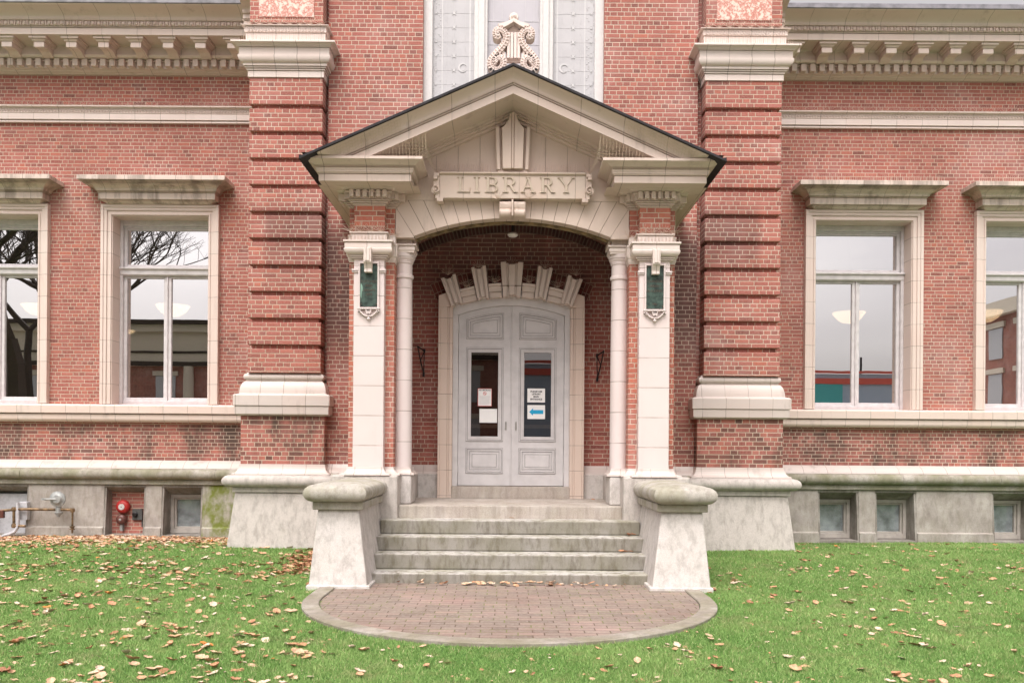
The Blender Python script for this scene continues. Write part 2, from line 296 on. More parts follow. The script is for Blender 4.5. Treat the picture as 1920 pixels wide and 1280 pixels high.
    def build(s, name, mat, parent=None, smooth=False, bevel=0, seg=1, merge=False):
        me = bpy.data.meshes.new(name); me.from_pydata(s.v, [], s.f)
        bm = bmesh.new(); bm.from_mesh(me)
        if merge: bmesh.ops.remove_doubles(bm, verts=bm.verts, dist=1e-5)
        bmesh.ops.recalc_face_normals(bm, faces=bm.faces); bm.to_mesh(me); bm.free()
        if smooth:
            for p in me.polygons: p.use_smooth = True
            try: me.set_sharp_from_angle(angle=radians(42))
            except Exception: pass
        me.materials.append(M_[mat] if isinstance(mat, str) else mat)
        o = bpy.data.objects.new(name, me); COL.objects.link(o)
        if parent: o.parent = parent
        if bevel:
            b = o.modifiers.new('bevel', 'BEVEL'); b.width = bevel; b.segments = seg; b.limit_method = 'ANGLE'; b.angle_limit = radians(40)
        return o
def empty(name, label, cat, group=None, parent=None):
    o = bpy.data.objects.new(name, None); COL.objects.link(o); o.empty_display_size = .2
    if label: o['label'] = label
    if cat: o['category'] = cat
    if group: o['group'] = group
    if parent: o.parent = parent
    return o
def tag(o, label, cat, group=None):
    o['label'] = label; o['category'] = cat
    if group: o['group'] = group
    return o
def cyma(p0, z0, p1, z1, n=8, rev=False):
    r = []
    for i in range(n+1):
        t = i/n; e = (1-cos(pi*t))/2
        r.append((p0+(p1-p0)*(t if not rev else e), z0+(z1-z0)*(e if not rev else t)))
    return r
def torus(p, z0, z1, bulge, n=8):
    return [(p+bulge*sin(pi*i/n), z0+(z1-z0)*(1-cos(pi*i/n))/2) for i in range(n+1)]
def wall_holes(mb, x0, x1, z0, z1, yf, yb, holes):
    xs = sorted({x0, x1}|{h[0] for h in holes}|{h[1] for h in holes}); zs = sorted({z0, z1}|{h[2] for h in holes}|{h[3] for h in holes})
    def solid(i, j):
        if i < 0 or j < 0 or i >= len(xs)-1 or j >= len(zs)-1: return False
        cx, cz = (xs[i]+xs[i+1])/2, (zs[j]+zs[j+1])/2
        return not any(h[0] < cx < h[1] and h[2] < cz < h[3] for h in holes)
    for i in range(len(xs)-1):
        for j in range(len(zs)-1):
            if not solid(i, j): continue
            a, b, c, d = xs[i], xs[i+1], zs[j], zs[j+1]
            mb.add([(a, yf, c), (b, yf, c), (b, yf, d), (a, yf, d)], [(0, 1, 2, 3)]); mb.add([(a, yb, c), (b, yb, c), (b, yb, d), (a, yb, d)], [(3, 2, 1, 0)])
            if not solid(i-1, j): mb.add([(a, yf, c), (a, yf, d), (a, yb, d), (a, yb, c)], [(0, 1, 2, 3)])
            if not solid(i+1, j): mb.add([(b, yf, c), (b, yb, c), (b, yb, d), (b, yf, d)], [(0, 1, 2, 3)])
            if not solid(i, j-1): mb.add([(a, yf, c), (a, yb, c), (b, yb, c), (b, yf, c)], [(0, 1, 2, 3)])
            if not solid(i, j+1): mb.add([(a, yf, d), (b, yf, d), (b, yb, d), (a, yb, d)], [(0, 1, 2, 3)])
    return mb
def text_mb(txt, size, x, y, z, depth=.001, align='CENTER', bold=0):
    cu = bpy.data.curves.new('t', 'FONT'); cu.body = txt; cu.size = size; cu.align_x = align; cu.extrude = depth; cu.offset = bold
    o = bpy.data.objects.new('t', cu); COL.objects.link(o); bpy.context.view_layer.update()
    me = bpy.data.meshes.new_from_object(o.evaluated_get(bpy.context.evaluated_depsgraph_get()))
    bpy.data.objects.remove(o); mb = MB()
    mb.add([(v.co.x+x, y-v.co.z, v.co.y+z) for v in me.vertices], [tuple(p.vertices) for p in me.polygons]); return mb
# ------------------------------------------------------------------ ground
def gz(x, y):
    def ss(a, b, t): t = min(1, max(0, (t-a)/(b-a))); return t*t*(3-2*t)
    z = .075*ss(9.6, 12.0, y)-.15*ss(12.3, 14.9, y)
    return z+.012*sin(x*1.3+y*.7)*ss(1, 3, abs(x)) - .008
xs = [-400, -150, -60, -30, -16]+[i*.4 for i in range(-30, 31)]+[16, 30, 60, 150, 400]
ys = [-400, -150, -60, -25, -12, -6, -2, 2]+[3+i*.3 for i in range(0, 50)]+[30, 80, 400]
mb = MB(); nx = len(xs)
mb.v = [(x, y, gz(x, y) if 2 < y < 30 and abs(x) < 13 else gz(0, y)-.0) for y in ys for x in xs]
mb.f = [(j*nx+i, j*nx+i+1, (j+1)*nx+i+1, (j+1)*nx+i) for j in range(len(ys)-1) for i in range(nx-1)]
def lawn_mat():
    s = NT('lawn'); (X, Y, Z), _ = s.pos(); P = s.g.outputs['Position']
    n1 = s.noise(P, 1.0, 4); n2 = s.noise(P, 90, 3, .7); n3 = s.noise(P, 9, 3)
    c = s.mix(s.sm(n1, .3, .7), (.12, .25, .06), (.17, .30, .09)); c = s.mix(s.sm(n2, .3, .75), (.07, .15, .04), c); c = s.mix(s.sm(n3, .6, .8, 0, .5), c, (.17, .17, .07))
    return s.fin(c, .9, n2, .8, .03, spec=.1)
M_['lawn'] = lawn_mat()
g = mb.build('ground', 'lawn', smooth=True); g['kind'] = 'structure'
r = MB().box(-300, 300, -24, -9, -.10, .0).build('road', 'asphalt'); r['kind'] = 'structure'
M_['concrete'] = plain('bounce_concrete', (.50, .43, .37), .85, var=.15, scale=3)
r = MB().box(-300, 300, -8.99, 3.6, -.10, .012).build('bounce_pavement', 'concrete'); r['kind'] = 'structure'  # unseen pale concrete, added to bounce neutral light up onto the soffits
r = MB().box(-300, 300, -60, -24.01, -.10, .012).build('bounce_pavement', 'concrete'); r['kind'] = 'structure'
# semicircular brick patio with concrete edging
PCY, PR = 8.585, 2.035
def arc(R, n=72, a0=pi, a1=2*pi): return [(R*cos(a0+(a1-a0)*i/n), PCY+R*sin(a0+(a1-a0)*i/n)) for i in range(n+1)]
inner = arc(PR-.17); ring = arc(PR)
mb = MB(); pts = inner+[(PR-.17, 9.6), (-(PR-.17), 9.6)]
mb.add([(x, y, .012) for x, y in pts]+[(x, y, -.1) for x, y in pts], [tuple(range(len(pts)))]+[(i, (i+1) % len(pts), len(pts)+(i+1) % len(pts), len(pts)+i) for i in range(len(pts))])
o = mb.build('brick_patio', 'paver'); o['kind'] = 'structure'
mb = MB(); ring2 = [(-PR, 9.3)]+ring+[(PR, 9.3)]; in2 = [(-(PR-.165), 9.3)]+arc(PR-.165)+[(PR-.165, 9.3)]
n = len(ring2); vs = [(x, y, .03) for x, y in ring2]+[(x, y, .03) for x, y in in2]+[(x, y, -.1) for x, y in ring2]+[(x, y, -.1) for x, y in in2]
fs = []
for i in range(n-1): fs += [(i, i+1, n+i+1, n+i), (i, i+1, 2*n+i+1, 2*n+i), (n+i, n+i+1, 3*n+i+1, 3*n+i)]
o = mb.add(vs, fs).build('patio_kerb', 'curb', bevel=.008); o['kind'] = 'structure'
# ------------------------------------------------------------------ THE BUILDING
B = empty('library_building', 'red brick library with cream trim, gabled entrance porch and stone steps', 'building')
ZT = 9.6
XE = 11.0
# wings -------------------------------------------------------------
Zsill0, Zsill1, Zb0, Zb1 = hz(795, 15.05), hz(763, 15.05), hz(234, 15.1), hz(205, 15.1)
FZ = dict(t=hz(867.5, WW), c=hz(883, 15.05), t0=hz(904, 14.95), f0=hz(913, 15.0))
WIN = [(hx(571.5, 15.1), hx(751.5, 15.1)), (hx(892, 15.1), hx(1072, 15.1))]
WH = (hz(762, 15.4), hz(409, 15.1))            # opening bottom, top
GL = 15.52                                     # plane of the window glass
recess = [(hx(578, 14.97), hx(654, 14.97)), (hx(685, 14.97), hx(762, 14.97)), (hx(905, 14.97), hx(981, 14.97))]
RZ1 = hz(918, 14.97); RZ0 = -.12
def spikes(name, pts, label, group, fan=5, ln=.10, up=Vector((0, 0, 1)), out_=(0, -1, 0), spread=62, parallel=False, rad=.0030):
    mb = MB(); u = Vector(up)
    for (x, y, z, dx, dy) in pts:
        t = Vector((dx, dy, 0))
        for k in range(fan):
            a = radians(-spread+2*spread*k/(fan-1))+random.uniform(-.06, .06) if not parallel else random.uniform(-.03, .03)
            off = 0 if not parallel else (k-(fan-1)/2)*.035
            d = t*sin(a)+u*cos(a)+Vector((0, -1, 0))*random.uniform(-.1, .35)
            p = Vector((x, y, z))+t*off
            mb.tube(p, p+d.normalized()*ln*random.uniform(.9, 1.1), rad, rad*.6, 3)
    return tag(mb.build(name, 'wire'), label, 'bird spikes', group)
def line_pts(x0, x1, y, z, step): n = max(1, int(round((x1-x0)/step))); return [(x0+(x1-x0)*(i+.5)/n, y, z, 1, 0) for i in range(n)]
SG = 'strips of bird spikes on the ledges'
for sd in (-1, 1):
    SN = 'left' if sd < 0 else 'right'
    W = MB(sd); holes = [(a, b, WH[0]-.02, WH[1]) for a, b in WIN]
    wall_holes(W, 3.6, XE, Zsill0-.05, 8.3, WW, WW+.35, holes); W.build('wing_wall', 'brick', B)
    MB(sd).box(3.6, XE, WW, WW+.35, FZ['t']-.3, Zsill0-.052).build('lower_wall', 'brick_soot', B)
    # sill course
    y = WW
    sc = MB(sd).prismx(3.6, XE, [(y+.1, Zsill0-.01), (y-.08, Zsill0-.01), (y-.12, Zsill0+.02), (y-.13, Zsill0+.045), (y-.13, hz(780, 15.05)-.014), (y-.09, hz(780, 15.05)-.014), (y-.09, hz(780, 15.05)), (y-.165, hz(780, 15.05)), (y-.165, Zsill1-.025), (y-.14, Zsill1), (y+.1, Zsill1+.01)])
    sc.build('sill_course', 'terra_sill', B, bevel=.006)
    # band with small flutes
    zc, zd = hz(217.8, 15.1), hz(229.2, 15.1)
    bd = MB(sd).prismx(3.6, XE, [(y+.02, Zb0), (y-.06, Zb0), (y-.06, zd-.014), (y-.03, zd-.014), (y-.03, zd), (y-.08, zd), (y-.08, zc), (y-.095, zc+.01), (y-.075, zc+.02), (y-.09, Zb1-.03), (y-.14, Zb1-.02), (y-.14, Zb1), (y+.02, Zb1+.01)])
    band = bd.build('string_band', 'terra_band', B, bevel=.003)
    eg = MB(sd)
    for i in range(int((XE-3.7)/.052)):
        cx = 3.7+i*.052; eg.ribbon([(cx+.013*cos(t), (zc+Zb1)/2-.003+.026*sin(t)) for t in np.linspace(0, 2*pi, 9)], .008, y-.098, y-.07)
    eg.build('bead_moulding', 'terra_plain', band)
    spikes('bird_spikes', line_pts(3.9*sd, 9.6*sd, y-.08, Zb1, .165) if sd > 0 else line_pts(-9.6, -3.9, y-.08, Zb1, .165), f'row of fanned bird spikes on the cream band high on the {SN} wing', SG, fan=7, ln=.13, spread=68)
    # main cornice
    cp = [(y+.1, 8.104), (y-.04, 8.104), (y-.06, 8.118), (y-.09, 8.124), (y-.11, 8.14), (y-.15, 8.15), (y-.17, 8.153), (y-.17, 8.288), (y-.30, 8.289), (y-.32, 8.31), (y-.33, 8.325), (y-.30, 8.33), (y-.30, 8.47), (y-.33, 8.49), (y-.36, 8.494), (y-.70, 8.494), (y-.70, 8.602), (y-.67, 8.602), (y-.67, 8.612), (y-.715, 8.612), (y-.715, 8.622), (y-.70, 8.623), (y-.70, 8.63), (y-.735, 8.63), (y-.735, 8.705), (y-.77, 8.71), (y-.77, 8.722)]
    for i in range(9):
        t = i/8; cp.append((y-.775-.225*t**1.6, 8.725+.13*t**.7))
    cp += [(y-1.01, 8.866), (y+.1, 8.87)]
    cn = MB(sd).prismx(4.5, XE, cp).build('cornice', 'terra_cor', B)
    MB(sd).prismx(3.6, 4.5, [(a-.28 if a < y+.05 and b > 8.2 else a-.02, b) for a, b in cp]).build('cornice_return', 'terra_cor', cn)
    dn = MB(sd); i = 0
    while 3.9+i*.162 < 9.7: cx = 3.9+i*.162; dn.box(cx, cx+.095, y-.27, y-.165, 8.158, 8.283); dn.tube((cx+.095, y-.215, 8.262), (cx+.162, y-.215, 8.262), .014, n=6); i += 1
    dn.build('dentil_row', 'terra_cor', cn, bevel=.004)
    em = MB(sd); i = 0
    while 4.3+i*.105 < 9.7: em.lathe((4.3+i*.105, y-.735, 8.666), [(.004, -.036), (.026, -.026), (.036, 0), (.028, .022), (.018, .034)], 8); em.box(4.3+i*.105+.045, 4.3+i*.105+.057, y-.765, y-.73, 8.632, 8.70); i += 1
    em.build('egg_moulding', 'terra_cor', cn, smooth=True)
    first = None
    for k in range(-2, 8):
        cx = 5.36+k*.552
        if k == -2: cx = 4.36
        m = MB(sd); dy = -.28 if cx < 4.5 else 0
        m.loft(cx-.095, cx+.095, y-.61+dy, y-.3+dy, [(.0, 8.415), (.015, 8.418), (.02, 8.43), (.04, 8.45), (.055, 8.452), (.055, 8.492)])
        pr = [(y-.605, 8.414), (y-.605, 8.325), (y-.58, 8.315), (y-.50, 8.335), (y-.42, 8.325), (y-.36, 8.29), (y-.3, 8.27), (y-.3, 8.414)]
        m.prismx(cx-.09, cx+.09, [(a+dy, b) for a, b in pr])
        m.build('modillion', 'terra_cor', cn, bevel=.006)
    gt = MB(sd).box(4.3, XE, y-1.03, y-.95, 8.868, 8.955).build('gutter', 'lead', B, bevel=.008)
    MB(sd).prismx(4.3, XE, [(y-1.0, 8.956), (y+2.5, 10.6), (y+2.5, 10.5), (y-1.0, 8.90)]).build('roof', 'slate', B)
    # foundation
    fd = MB(sd).prismx(3.6, XE, [(y+.1, FZ['f0']), (y-.24, FZ['f0']), (y-.24, FZ['t0']), (y+.1, FZ['t0'])]).build('foundation_ledge', 'wing_torus', B, bevel=.006)
    zt, zb = FZ['c'], FZ['t0']; rr = (zt-zb)/2
    pr = [(y+.1, zb)]+[(y-.24-.10*sin(pi*i/10), zb+.001+(zt-zb-.002)*(1-cos(pi*i/10))/2) for i in range(11)]+[(y+.1, zt)]
    for a, b in ((3.6, 5.15), (5.156, 6.85), (6.856, 8.55), (8.556, XE)):
        MB(sd).prismx(a, b, pr).build('foundation_torus', 'wing_torus', B, smooth=True)
    MB(sd).prismx(3.6, XE, [(y+.05, FZ['c']+.002), (y-.20, FZ['c']+.002), (y-.19, FZ['c']+.03), (y-.12, FZ['c']+.10), (y-.03, FZ['t']), (y+.05, FZ['t'])]).build('water_table', terra('terracotta_water_'+SN, .42, 0, .2, grime=.45, base=(.53, .485, .435)), B)
    zz = FZ['f0']-.002
    edges = [3.6]+[e for r_ in recess for e in r_]+[XE]
    for a, b in zip(edges[0::2], edges[1::2]):
        MB(sd).prismx(a+.001, b-.001, [(y+.3, zz), (y-.20, zz), (y-.235, .10), (y-.27, .085), (y-.29, -.4), (y+.3, -.4)]).build('foundation_block', 'granite_green' if sd < 0 and a < 4 else 'granite_low', B, bevel=.006)
    for a, b in recess:
        dl = MB(sd)
        dl.box(a, b, y-.195, y+.3, RZ1+.002, zz-.002)                              # lintel band
        dl.prismx(a, b, [(y-.20, RZ1), (y+.1, RZ1-.14), (y+.3, RZ1-.14), (y+.3, RZ1)])
        dl.box(a, b, y-.27, y+.32, -.4, -.045)
        dl.prismx(a, a+.03, [(y-.18, RZ1-.01), (y-.24, .08), (y-.26, -.1), (y+.3, -.1), (y+.3, RZ1-.1)]); dl.prismx(b-.03, b, [(y-.18, RZ1-.01), (y-.24, .08), (y-.26, -.1), (y+.3, -.1), (y+.3, RZ1-.1)])
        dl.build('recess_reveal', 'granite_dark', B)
    for k, (a, b) in enumerate(recess):
        if sd < 0 and k == 1: # bricked up
            MB(sd).box(a, b, y+.02, y+.3, -.1, RZ1-.05).build('recess_infill', brick('brick_infill', tint=(1.15, 1.15, 1.1), split=.9), B); continue
        bw = MB(sd); a2, b2 = a+.035, b-.035; z0, z1 = -.04, RZ1-.14
        f = .06
        if sd < 0 and k == 2:
            o = MB(sd).box(a2, b2, y-.02, y+.02, -.05, z1).build('basement_panel', 'greybox', B, bevel=.004); continue
        bw.box(a2, a2+f, y+.08, y+.2, z0, z1).box(b2-f, b2, y+.08, y+.2, z0, z1).box(a2+f, b2-f, y+.08, y+.2, z1-f, z1).box(a2+f, b2-f, y+.08, y+.2, z0, z0+.09)
        bw.box(a2+f, a2+f+.035, y+.12, y+.2, z0+.09, z1-f).box(b2-f-.035, b2-f, y+.12, y+.2, z0+.09, z1-f).box(a2+f+.035, b2-f-.035, y+.12, y+.2, z1-f-.035, z1-f).box(a2+f+.035, b2-f-.035, y+.12, y+.2, z0+.09, z0+.12)
        wn = bw.build('basement_window', 'paint_base', B, bevel=.004)
        MB(sd).box(a2+f, b2-f, y+.16, y+.166, z0+.09, z1-f).build('pane', 'glass_low', wn)
        MB(sd).box(a2+f, b2-f, y+.172, y+.25, z0, z1).build('blind', plain('basement_inside', (.48, .51, .53), .9, var=.4, scale=4), wn)
    # windows
    for k, (a, b) in enumerate(WIN):
        z0, z1 = Zsill1+.012, WH[1]
        fr = MB(sd); fwid = .195
        steps = [(0, .10), (.05, .085), (.105, .062), (.15, .075), (.18, .05)]   # offset from the outer edge, projection
        for i, (o_, pj) in enumerate(steps):
            o2 = steps[i+1][0] if i+1 < len(steps) else fwid
            fr.box(a-fwid+o_, a-fwid+o2, y-pj, y+.03, z0, z1+fwid-o_); fr.box(b+fwid-o2, b+fwid-o_, y-pj, y+.03, z0, z1+fwid-o_)
            fr.box(a-fwid+o2, b+fwid-o2, y-pj, y+.03, z1+fwid-o2, z1+fwid-o_)
        sur = fr.build('window_surround', 'terra_v', B, bevel=.003)
        rv = MB(sd).box(a-.02, a+.002, y-.045, GL+.02, z0, z1).box(b-.002, b+.02, y-.045, GL+.02, z0, z1).box(a, b, y-.04, GL+.02, z1-.003, z1+.03)
        rv.build('window_reveal', 'terra_v', sur)
        # hood
        zc_ = z1+fwid
        pf = [(.05, zc_), (.07, zc_+.02), (.10, zc_+.035), (.12, zc_+.05), (.155, zc_+.055), (.155, hz(364, 14.9)), (.17, hz(364, 14.9)+.005), (.17, hz(364, 14.9)+.02), (.185, hz(364, 14.9)+.022)]
        zt0 = hz(341, 14.7); zt1 = hz(333, 14.7)
        ps = hz(364, 14.9)+.03
        pf += [(.19+.20*(t/8)**1.7, ps+(zt0-ps)*(t/8)**.8) for t in range(9)]+[(.41, zt0), (.41, zt1), (.36, zt1+.02)]
        hd = MB(sd); hd.add(*(lambda L: (L.v, L.f))(MB().loft(a-.02, b+.02, y-.08, y, [(max(p, .0), z) for p, z in pf])))
        # widen outline evenly: sides project a little less than the front
        hd.v = [((vx*sd-(a+b)/2)*1.0*sd+(a+b)/2*sd, vy, vz) for vx, vy, vz in hd.v]
        hd.build('window_hood', 'terra_hood', sur, bevel=.004)
        zz0 = zt1+.02
        spikes('bird_spikes', [(p[0]*sd, p[1], p[2], 1, 0) for p in line_pts(a-.35, b+.35, y-.42, zz0-.01, .14)], f'dense low bird spikes on the hood of the {"inner" if k == 0 else "outer"} window of the {SN} wing', SG, fan=4, ln=.10, parallel=True, rad=.0042)
        # timber frame
        tf = MB(sd); yb_ = GL
        def bar(m, x0, x1, z0, z1, y0=-.05, y1=.05): m.box(x0, x1, yb_+y0, yb_+y1, z0, z1)
        zb_, zg0 = WH[0]-.01, hz(750, GL)
        zt_, zm0, zm1 = hz(437, GL), hz(526, GL), hz(508, GL)
        A, Bx = a+.002, b-.002
        bar(tf, A, A+.055, zb_, z1, -.09); bar(tf, Bx-.055, Bx, zb_, z1, -.09); bar(tf, A+.055, Bx-.055, z1-.10, z1, -.09)
        tf.box(A+.055, Bx-.055, yb_-.06, yb_+.05, z1-.13, z1-.10)
        tf.prismx(A+.002, Bx-.002, [(yb_-.07, zm0+.02), (yb_-.10, zm0+.04), (yb_-.11, zm1-.05), (yb_-.14, zm1-.04), (yb_-.14, zm1-.005), (yb_-.08, zm1), (yb_+.05, zm1), (yb_+.05, zm0+.02)])
        tf.box(A+.055, Bx-.055, yb_-.07, yb_+.05, zb_-.02, zg0-.06)
        wd = tf.build('window', 'paint_win', B, bevel=.006)
        sb = MB(sd); xm = (A+Bx)/2
        for x0, x1, q0, q1 in ((A+.055, Bx-.055, zm1, z1-.13), (A+.055, xm-.012, zg0-.06, zm0+.02), (xm+.012, Bx-.055, zg0-.06, zm0+.02)):
            t = .055
            sb.box(x0, x0+t, yb_-.035, yb_+.03, q0, q1).box(x1-t, x1, yb_-.035, yb_+.03, q0, q1).box(x0+t, x1-t, yb_-.035, yb_+.03, q1-t*.7, q1).box(x0+t, x1-t, yb_-.035, yb_+.03, q0, q0+t)
        sb.box(xm-.012, xm+.012, yb_-.06, yb_+.03, zg0-.06, zm0+.02)
        sb.build('sash', 'paint_win', wd, bevel=.005)
        gl = MB(sd)
        for x0, x1, q0, q1 in ((A+.11, Bx-.11, zm1+.055, z1-.168), (A+.11, xm-.067, zg0-.005, zm0-.018), (xm+.067, Bx-.11, zg0-.005, zm0-.018)):
            MB(sd).box(x0-.008, x1+.008, yb_, yb_+.006, q0-.008, q1+.008).build('pane', 'glass', wd)
    # dark room behind
    rm = MB(sd); rm.box(3.9, XE, 20.5, 20.6, 1.9, 6.2); rm.box(3.9, XE, WW+.36, 20.5, 6.1, 6.2); rm.box(3.85, 3.9, WW+.36, 20.6, 1.9, 6.2); rm.box(XE, XE+.05, WW, 20.6, -.3, 8.9)
    rm.build('room', 'room', B); MB(sd).box(3.9, XE, WW+.36, 20.5, 1.8, 1.9).build('room_floor', 'room_floor', B)
# ------------------------------------------------------------------ central bay wall
bw = MB(); XW = hx(170, CW)
wall_holes(bw, -2.75, 2.75, .6, ZT, CW, CW+.35, [(-.9, .9, .79, 3.65), (-XW, XW, 5.7, ZT-.001)])
bw.build('central_wall', 'brick_bay', B)
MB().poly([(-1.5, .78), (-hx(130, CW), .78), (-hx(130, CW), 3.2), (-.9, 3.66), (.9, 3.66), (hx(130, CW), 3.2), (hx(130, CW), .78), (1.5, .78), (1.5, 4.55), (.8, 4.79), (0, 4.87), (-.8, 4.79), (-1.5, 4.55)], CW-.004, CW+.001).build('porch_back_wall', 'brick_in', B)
MB().box(2.75, 3.72, CW+.1, WW+.3, -.3, ZT).build('pavilion_side', 'brick', B); MB().box(-3.72, -2.75, CW+.1, WW+.3, -.3, ZT).build('pavilion_side', 'brick', B)
# wall base left and right of the piers and inside the porch
zt = hz(872, CW); zm = hz(889, 12.6)
for x0, x1 in ((-2.75, -1.5), (1.5, 2.75), (-1.5, -hx(138, 12.5)), (hx(138, 12.5), 1.5)):
    MB().prismx(x0, x1, [(CW+.02, zm), (CW-.12, zm), (CW-.11, zm+.03), (CW-.05, zm+.08), (CW-.02, zt), (CW+.02, zt)]).build('wall_base', 'terra_base', B)
for s_ in (-1, 1):
    MB(s_).prismx(2.0, 2.75, [(CW, zm-.19)]+[(CW-.14-.09*sin(pi*i/8), zm-.19+.188*(1-cos(pi*i/8))/2) for i in range(9)]+[(CW, zm-.002)]).build('wall_base_torus', 'granite_torus', B, smooth=True)
    MB(s_).box(2.0, 2.75, CW-.15, CW, -.2, zm-.192).build('wall_base_block', 'granite', B)
    MB(s_).box(hx(138, 12.5), 1.5, CW-.14, CW, .7, zm-.002).build('wall_base_block', 'granite_light', B, bevel=.006)
    MB(s_).box(1.36, 1.5, 12.2, CW-.14, .7, zm-.002).build('wall_base_block', 'granite', B, bevel=.01)
# rusticated pilasters ------------------------------------------------
for sd in (-1, 1):
    SN = 'left' if sd < 0 else 'right'
    xi, xo = (hx(357.5, PW), hx(494.7, PW)) if sd < 0 else (hx(361, PW), hx(503.5, PW))
    li, lo = hx(349.5, PW), (hx(506.6, PW) if sd < 0 else hx(510.5, PW))
    pl = MB(sd); ztop, zbot = hz(149, PW), hz(699, PW)
    zs = [hz(199+50*i, PW) for i in range(10)]       # undersides of the raised bands
    top = ztop
    for z in zs:
        pl.box(xi, xo, PW, CW+.2, z, top); top = z-COURSE*1.0
        pl.box(xi+.045, xo-.045, PW+.06, CW+.2, top, z)
    pl.box(xi, xo, PW, CW+.2, zbot-.02, top)
    p = pl.build('pilaster', 'brick_pil', B, bevel=.004)
    # shaft above the capital with marble panel
    up = MB(sd); zc_ = hz(45, PW); up.box(xi, xo, PW, CW+.2, zc_, ZT); up.build('upper_shaft', 'brick_pil', p)
    cx = (xi+xo)/2; MB(sd).box(cx-.405, cx+.405, PW-.012, PW+.01, hz(36, PW), ZT-.01).build('marble_panel', 'marble', p, bevel=.004)
    def pz(y, pj): return hz(y+3, PW-pj)
    cap = [(0, ztop-.001), (.0, ztop-.0), (.02, pz(146, .02)+.0), (.02, pz(133, .02)), (.035, pz(132, .03)), (.035, pz(128.5, .03)), (.055, pz(128, .05)), (.055, pz(124.5, .05)), (.075, pz(124, .07)), (.075, pz(119, .07))]
    a0, a1 = pz(118, .08), pz(103.5, .13); cap += [(.08+.055*sin(pi/2*t/7), a0+(a1-a0)*(1-cos(pi/2*t/7))) for t in range(8)]
    cap += [(.135, a1+.004), (.12, a1+.006), (.12, pz(88.5, .12)), (.14, pz(88, .14)), (.14, pz(86, .14))]
    b0, b1 = pz(85, .15), pz(79, .2); cap += [(.15+.06*(t/5)**1.5, b0+(b1-b0)*(t/5)**.8) for t in range(6)]+[(.215, b1), (.215, pz(76, .2)), (.06, pz(75, .1)), (.045, pz(74, .05)), (.045, pz(62, .05)), (.06, pz(61, .05)), (.06, pz(50, .05)), (.09, pz(49, .08)), (.10, pz(47.5, .1)), (.10, pz(46, .1)), (0.0, pz(44, .05))]
    z_ok = []; last = -1
    for q in cap: last = max(last, q[1]); z_ok.append((q[0], last))
    cpo = MB(sd); L = MB().loft(xi, xo, PW, CW+.1, z_ok); cpo.add(L.v, L.f)
    cpo.build('capital', 'terra_cap', p, bevel=.002)
    eg = MB(sd); n_ = 23
    for i in range(n_):
        ex = xi-.03+(xo-xi+.06)*(i+.5)/n_; eg.ribbon([(ex+.014*cos(t), pz(55.5, .06)+.030*sin(t)) for t in np.linspace(0, 2*pi, 11)], .008, PW-.075, PW-.055)
    eg.build('bead_moulding', 'terra_cap', p)
    pts = [(v[0]*sd, v[1], v[2], 1, 0) for v in line_pts(xi-.05, xo+.05, PW-.07, pz(45, .1), .155)]
    spikes('bird_spikes', pts, f'fanned bird spikes on the big cream capital of the {SN} brick pilaster', SG, fan=7, ln=.13)
    pts = [(v[0]*sd, v[1], v[2], 1, 0) for v in line_pts(xi-.1, xo+.1, PW-.16, pz(75, .16), .06)]
    spikes('bird_spikes', pts, f'short upright bird spikes on the lower ledge of the {SN} pilaster capital', SG, fan=3, ln=.09, parallel=True)
    # base mouldings
    pb = lambda y, pj: hz(y+3, PW-pj)
    dlt = 0
    bs = [(.03, pb(779, .1)), (.07, pb(776, .1)), (.075, pb(762, .1)), (.065, pb(761, .1)), (.09, pb(760, .1)), (.09, pb(741, .1)), (.075, pb(739, .1)), (.02, pb(737.5, .05))]
    bs += [(.02-.085*(1-cos(pi/2*t/7)) if t else .02, pb(737, .0)+(pb(714, 0)-pb(737, 0))*sin(pi/2*t/7)) for t in range(8)]
    bs += [(-.055, pb(713, 0)), (-.055, pb(711.5, 0))]
    t0, t1 = pb(711, .0), pb(701, 0); bs += [(-.05+.025*sin(pi*t/6), t0+(t1-t0)*(1-cos(pi*t/6))/2) for t in range(7)]
    bs += [(-.06, t1+.003), (-.075, pb(697, 0)), (-.12, pb(695, 0))]
    m = MB(sd); L = MB().loft(li, lo, PW, CW+.1, bs); m.add(L.v, L.f).build('base_moulding', 'terra_base', p, bevel=.002)
    lz0, lz1 = hz(873, PW), pb(779, .05)
    MB(sd).box(li, lo, PW, CW+.3, lz0, lz1-.001).build('pedestal', 'brick_soot' if 0 else brick('brick_pedestal_'+SN, soot=.85), p, bevel=.003)
    fl = [(.10, hz(893, PW-.1)), (.098, hz(891, PW-.1))]+[(.09-.075*sin(pi/2*t/6), hz(890, PW-.1)+(lz0-hz(890, PW-.1))*(1-cos(pi/2*t/6))) for t in range(7)]+[(.0, lz0+.001)]
    m = MB(sd); L = MB().loft(li, lo, PW, CW+.1, fl); m.add(L.v, L.f).build('pedestal_flare', 'terra_base', p)
    tz0, tz1 = hz(917.5, PW-.3), hz(893.5, PW-.12)
    m = MB(sd); L = MB().loft(li, lo, PW, CW+.6, [(.1, tz0)]+torus(.11, tz0+.001, tz1-.001, .10, 10)+[(.1, tz1)]); m.add(L.v, L.f).build('pedestal_torus', 'granite', p, smooth=True)
    m = MB(sd); m.box(li-.085, lo+.085, PW-.10, CW+.6, hz(926, PW-.1), tz0-.001).build('pedestal_fillet', 'granite', p, bevel=.005)
    m = MB(sd); zz = hz(926, PW-.1)-.001; m.frust((li-.15, lo+.15, PW-.24, CW+1.0, -.15), (li-.055, lo+.055, PW-.07, CW+1.0, zz)).build('pedestal_block', 'granite', p, bevel=.01)
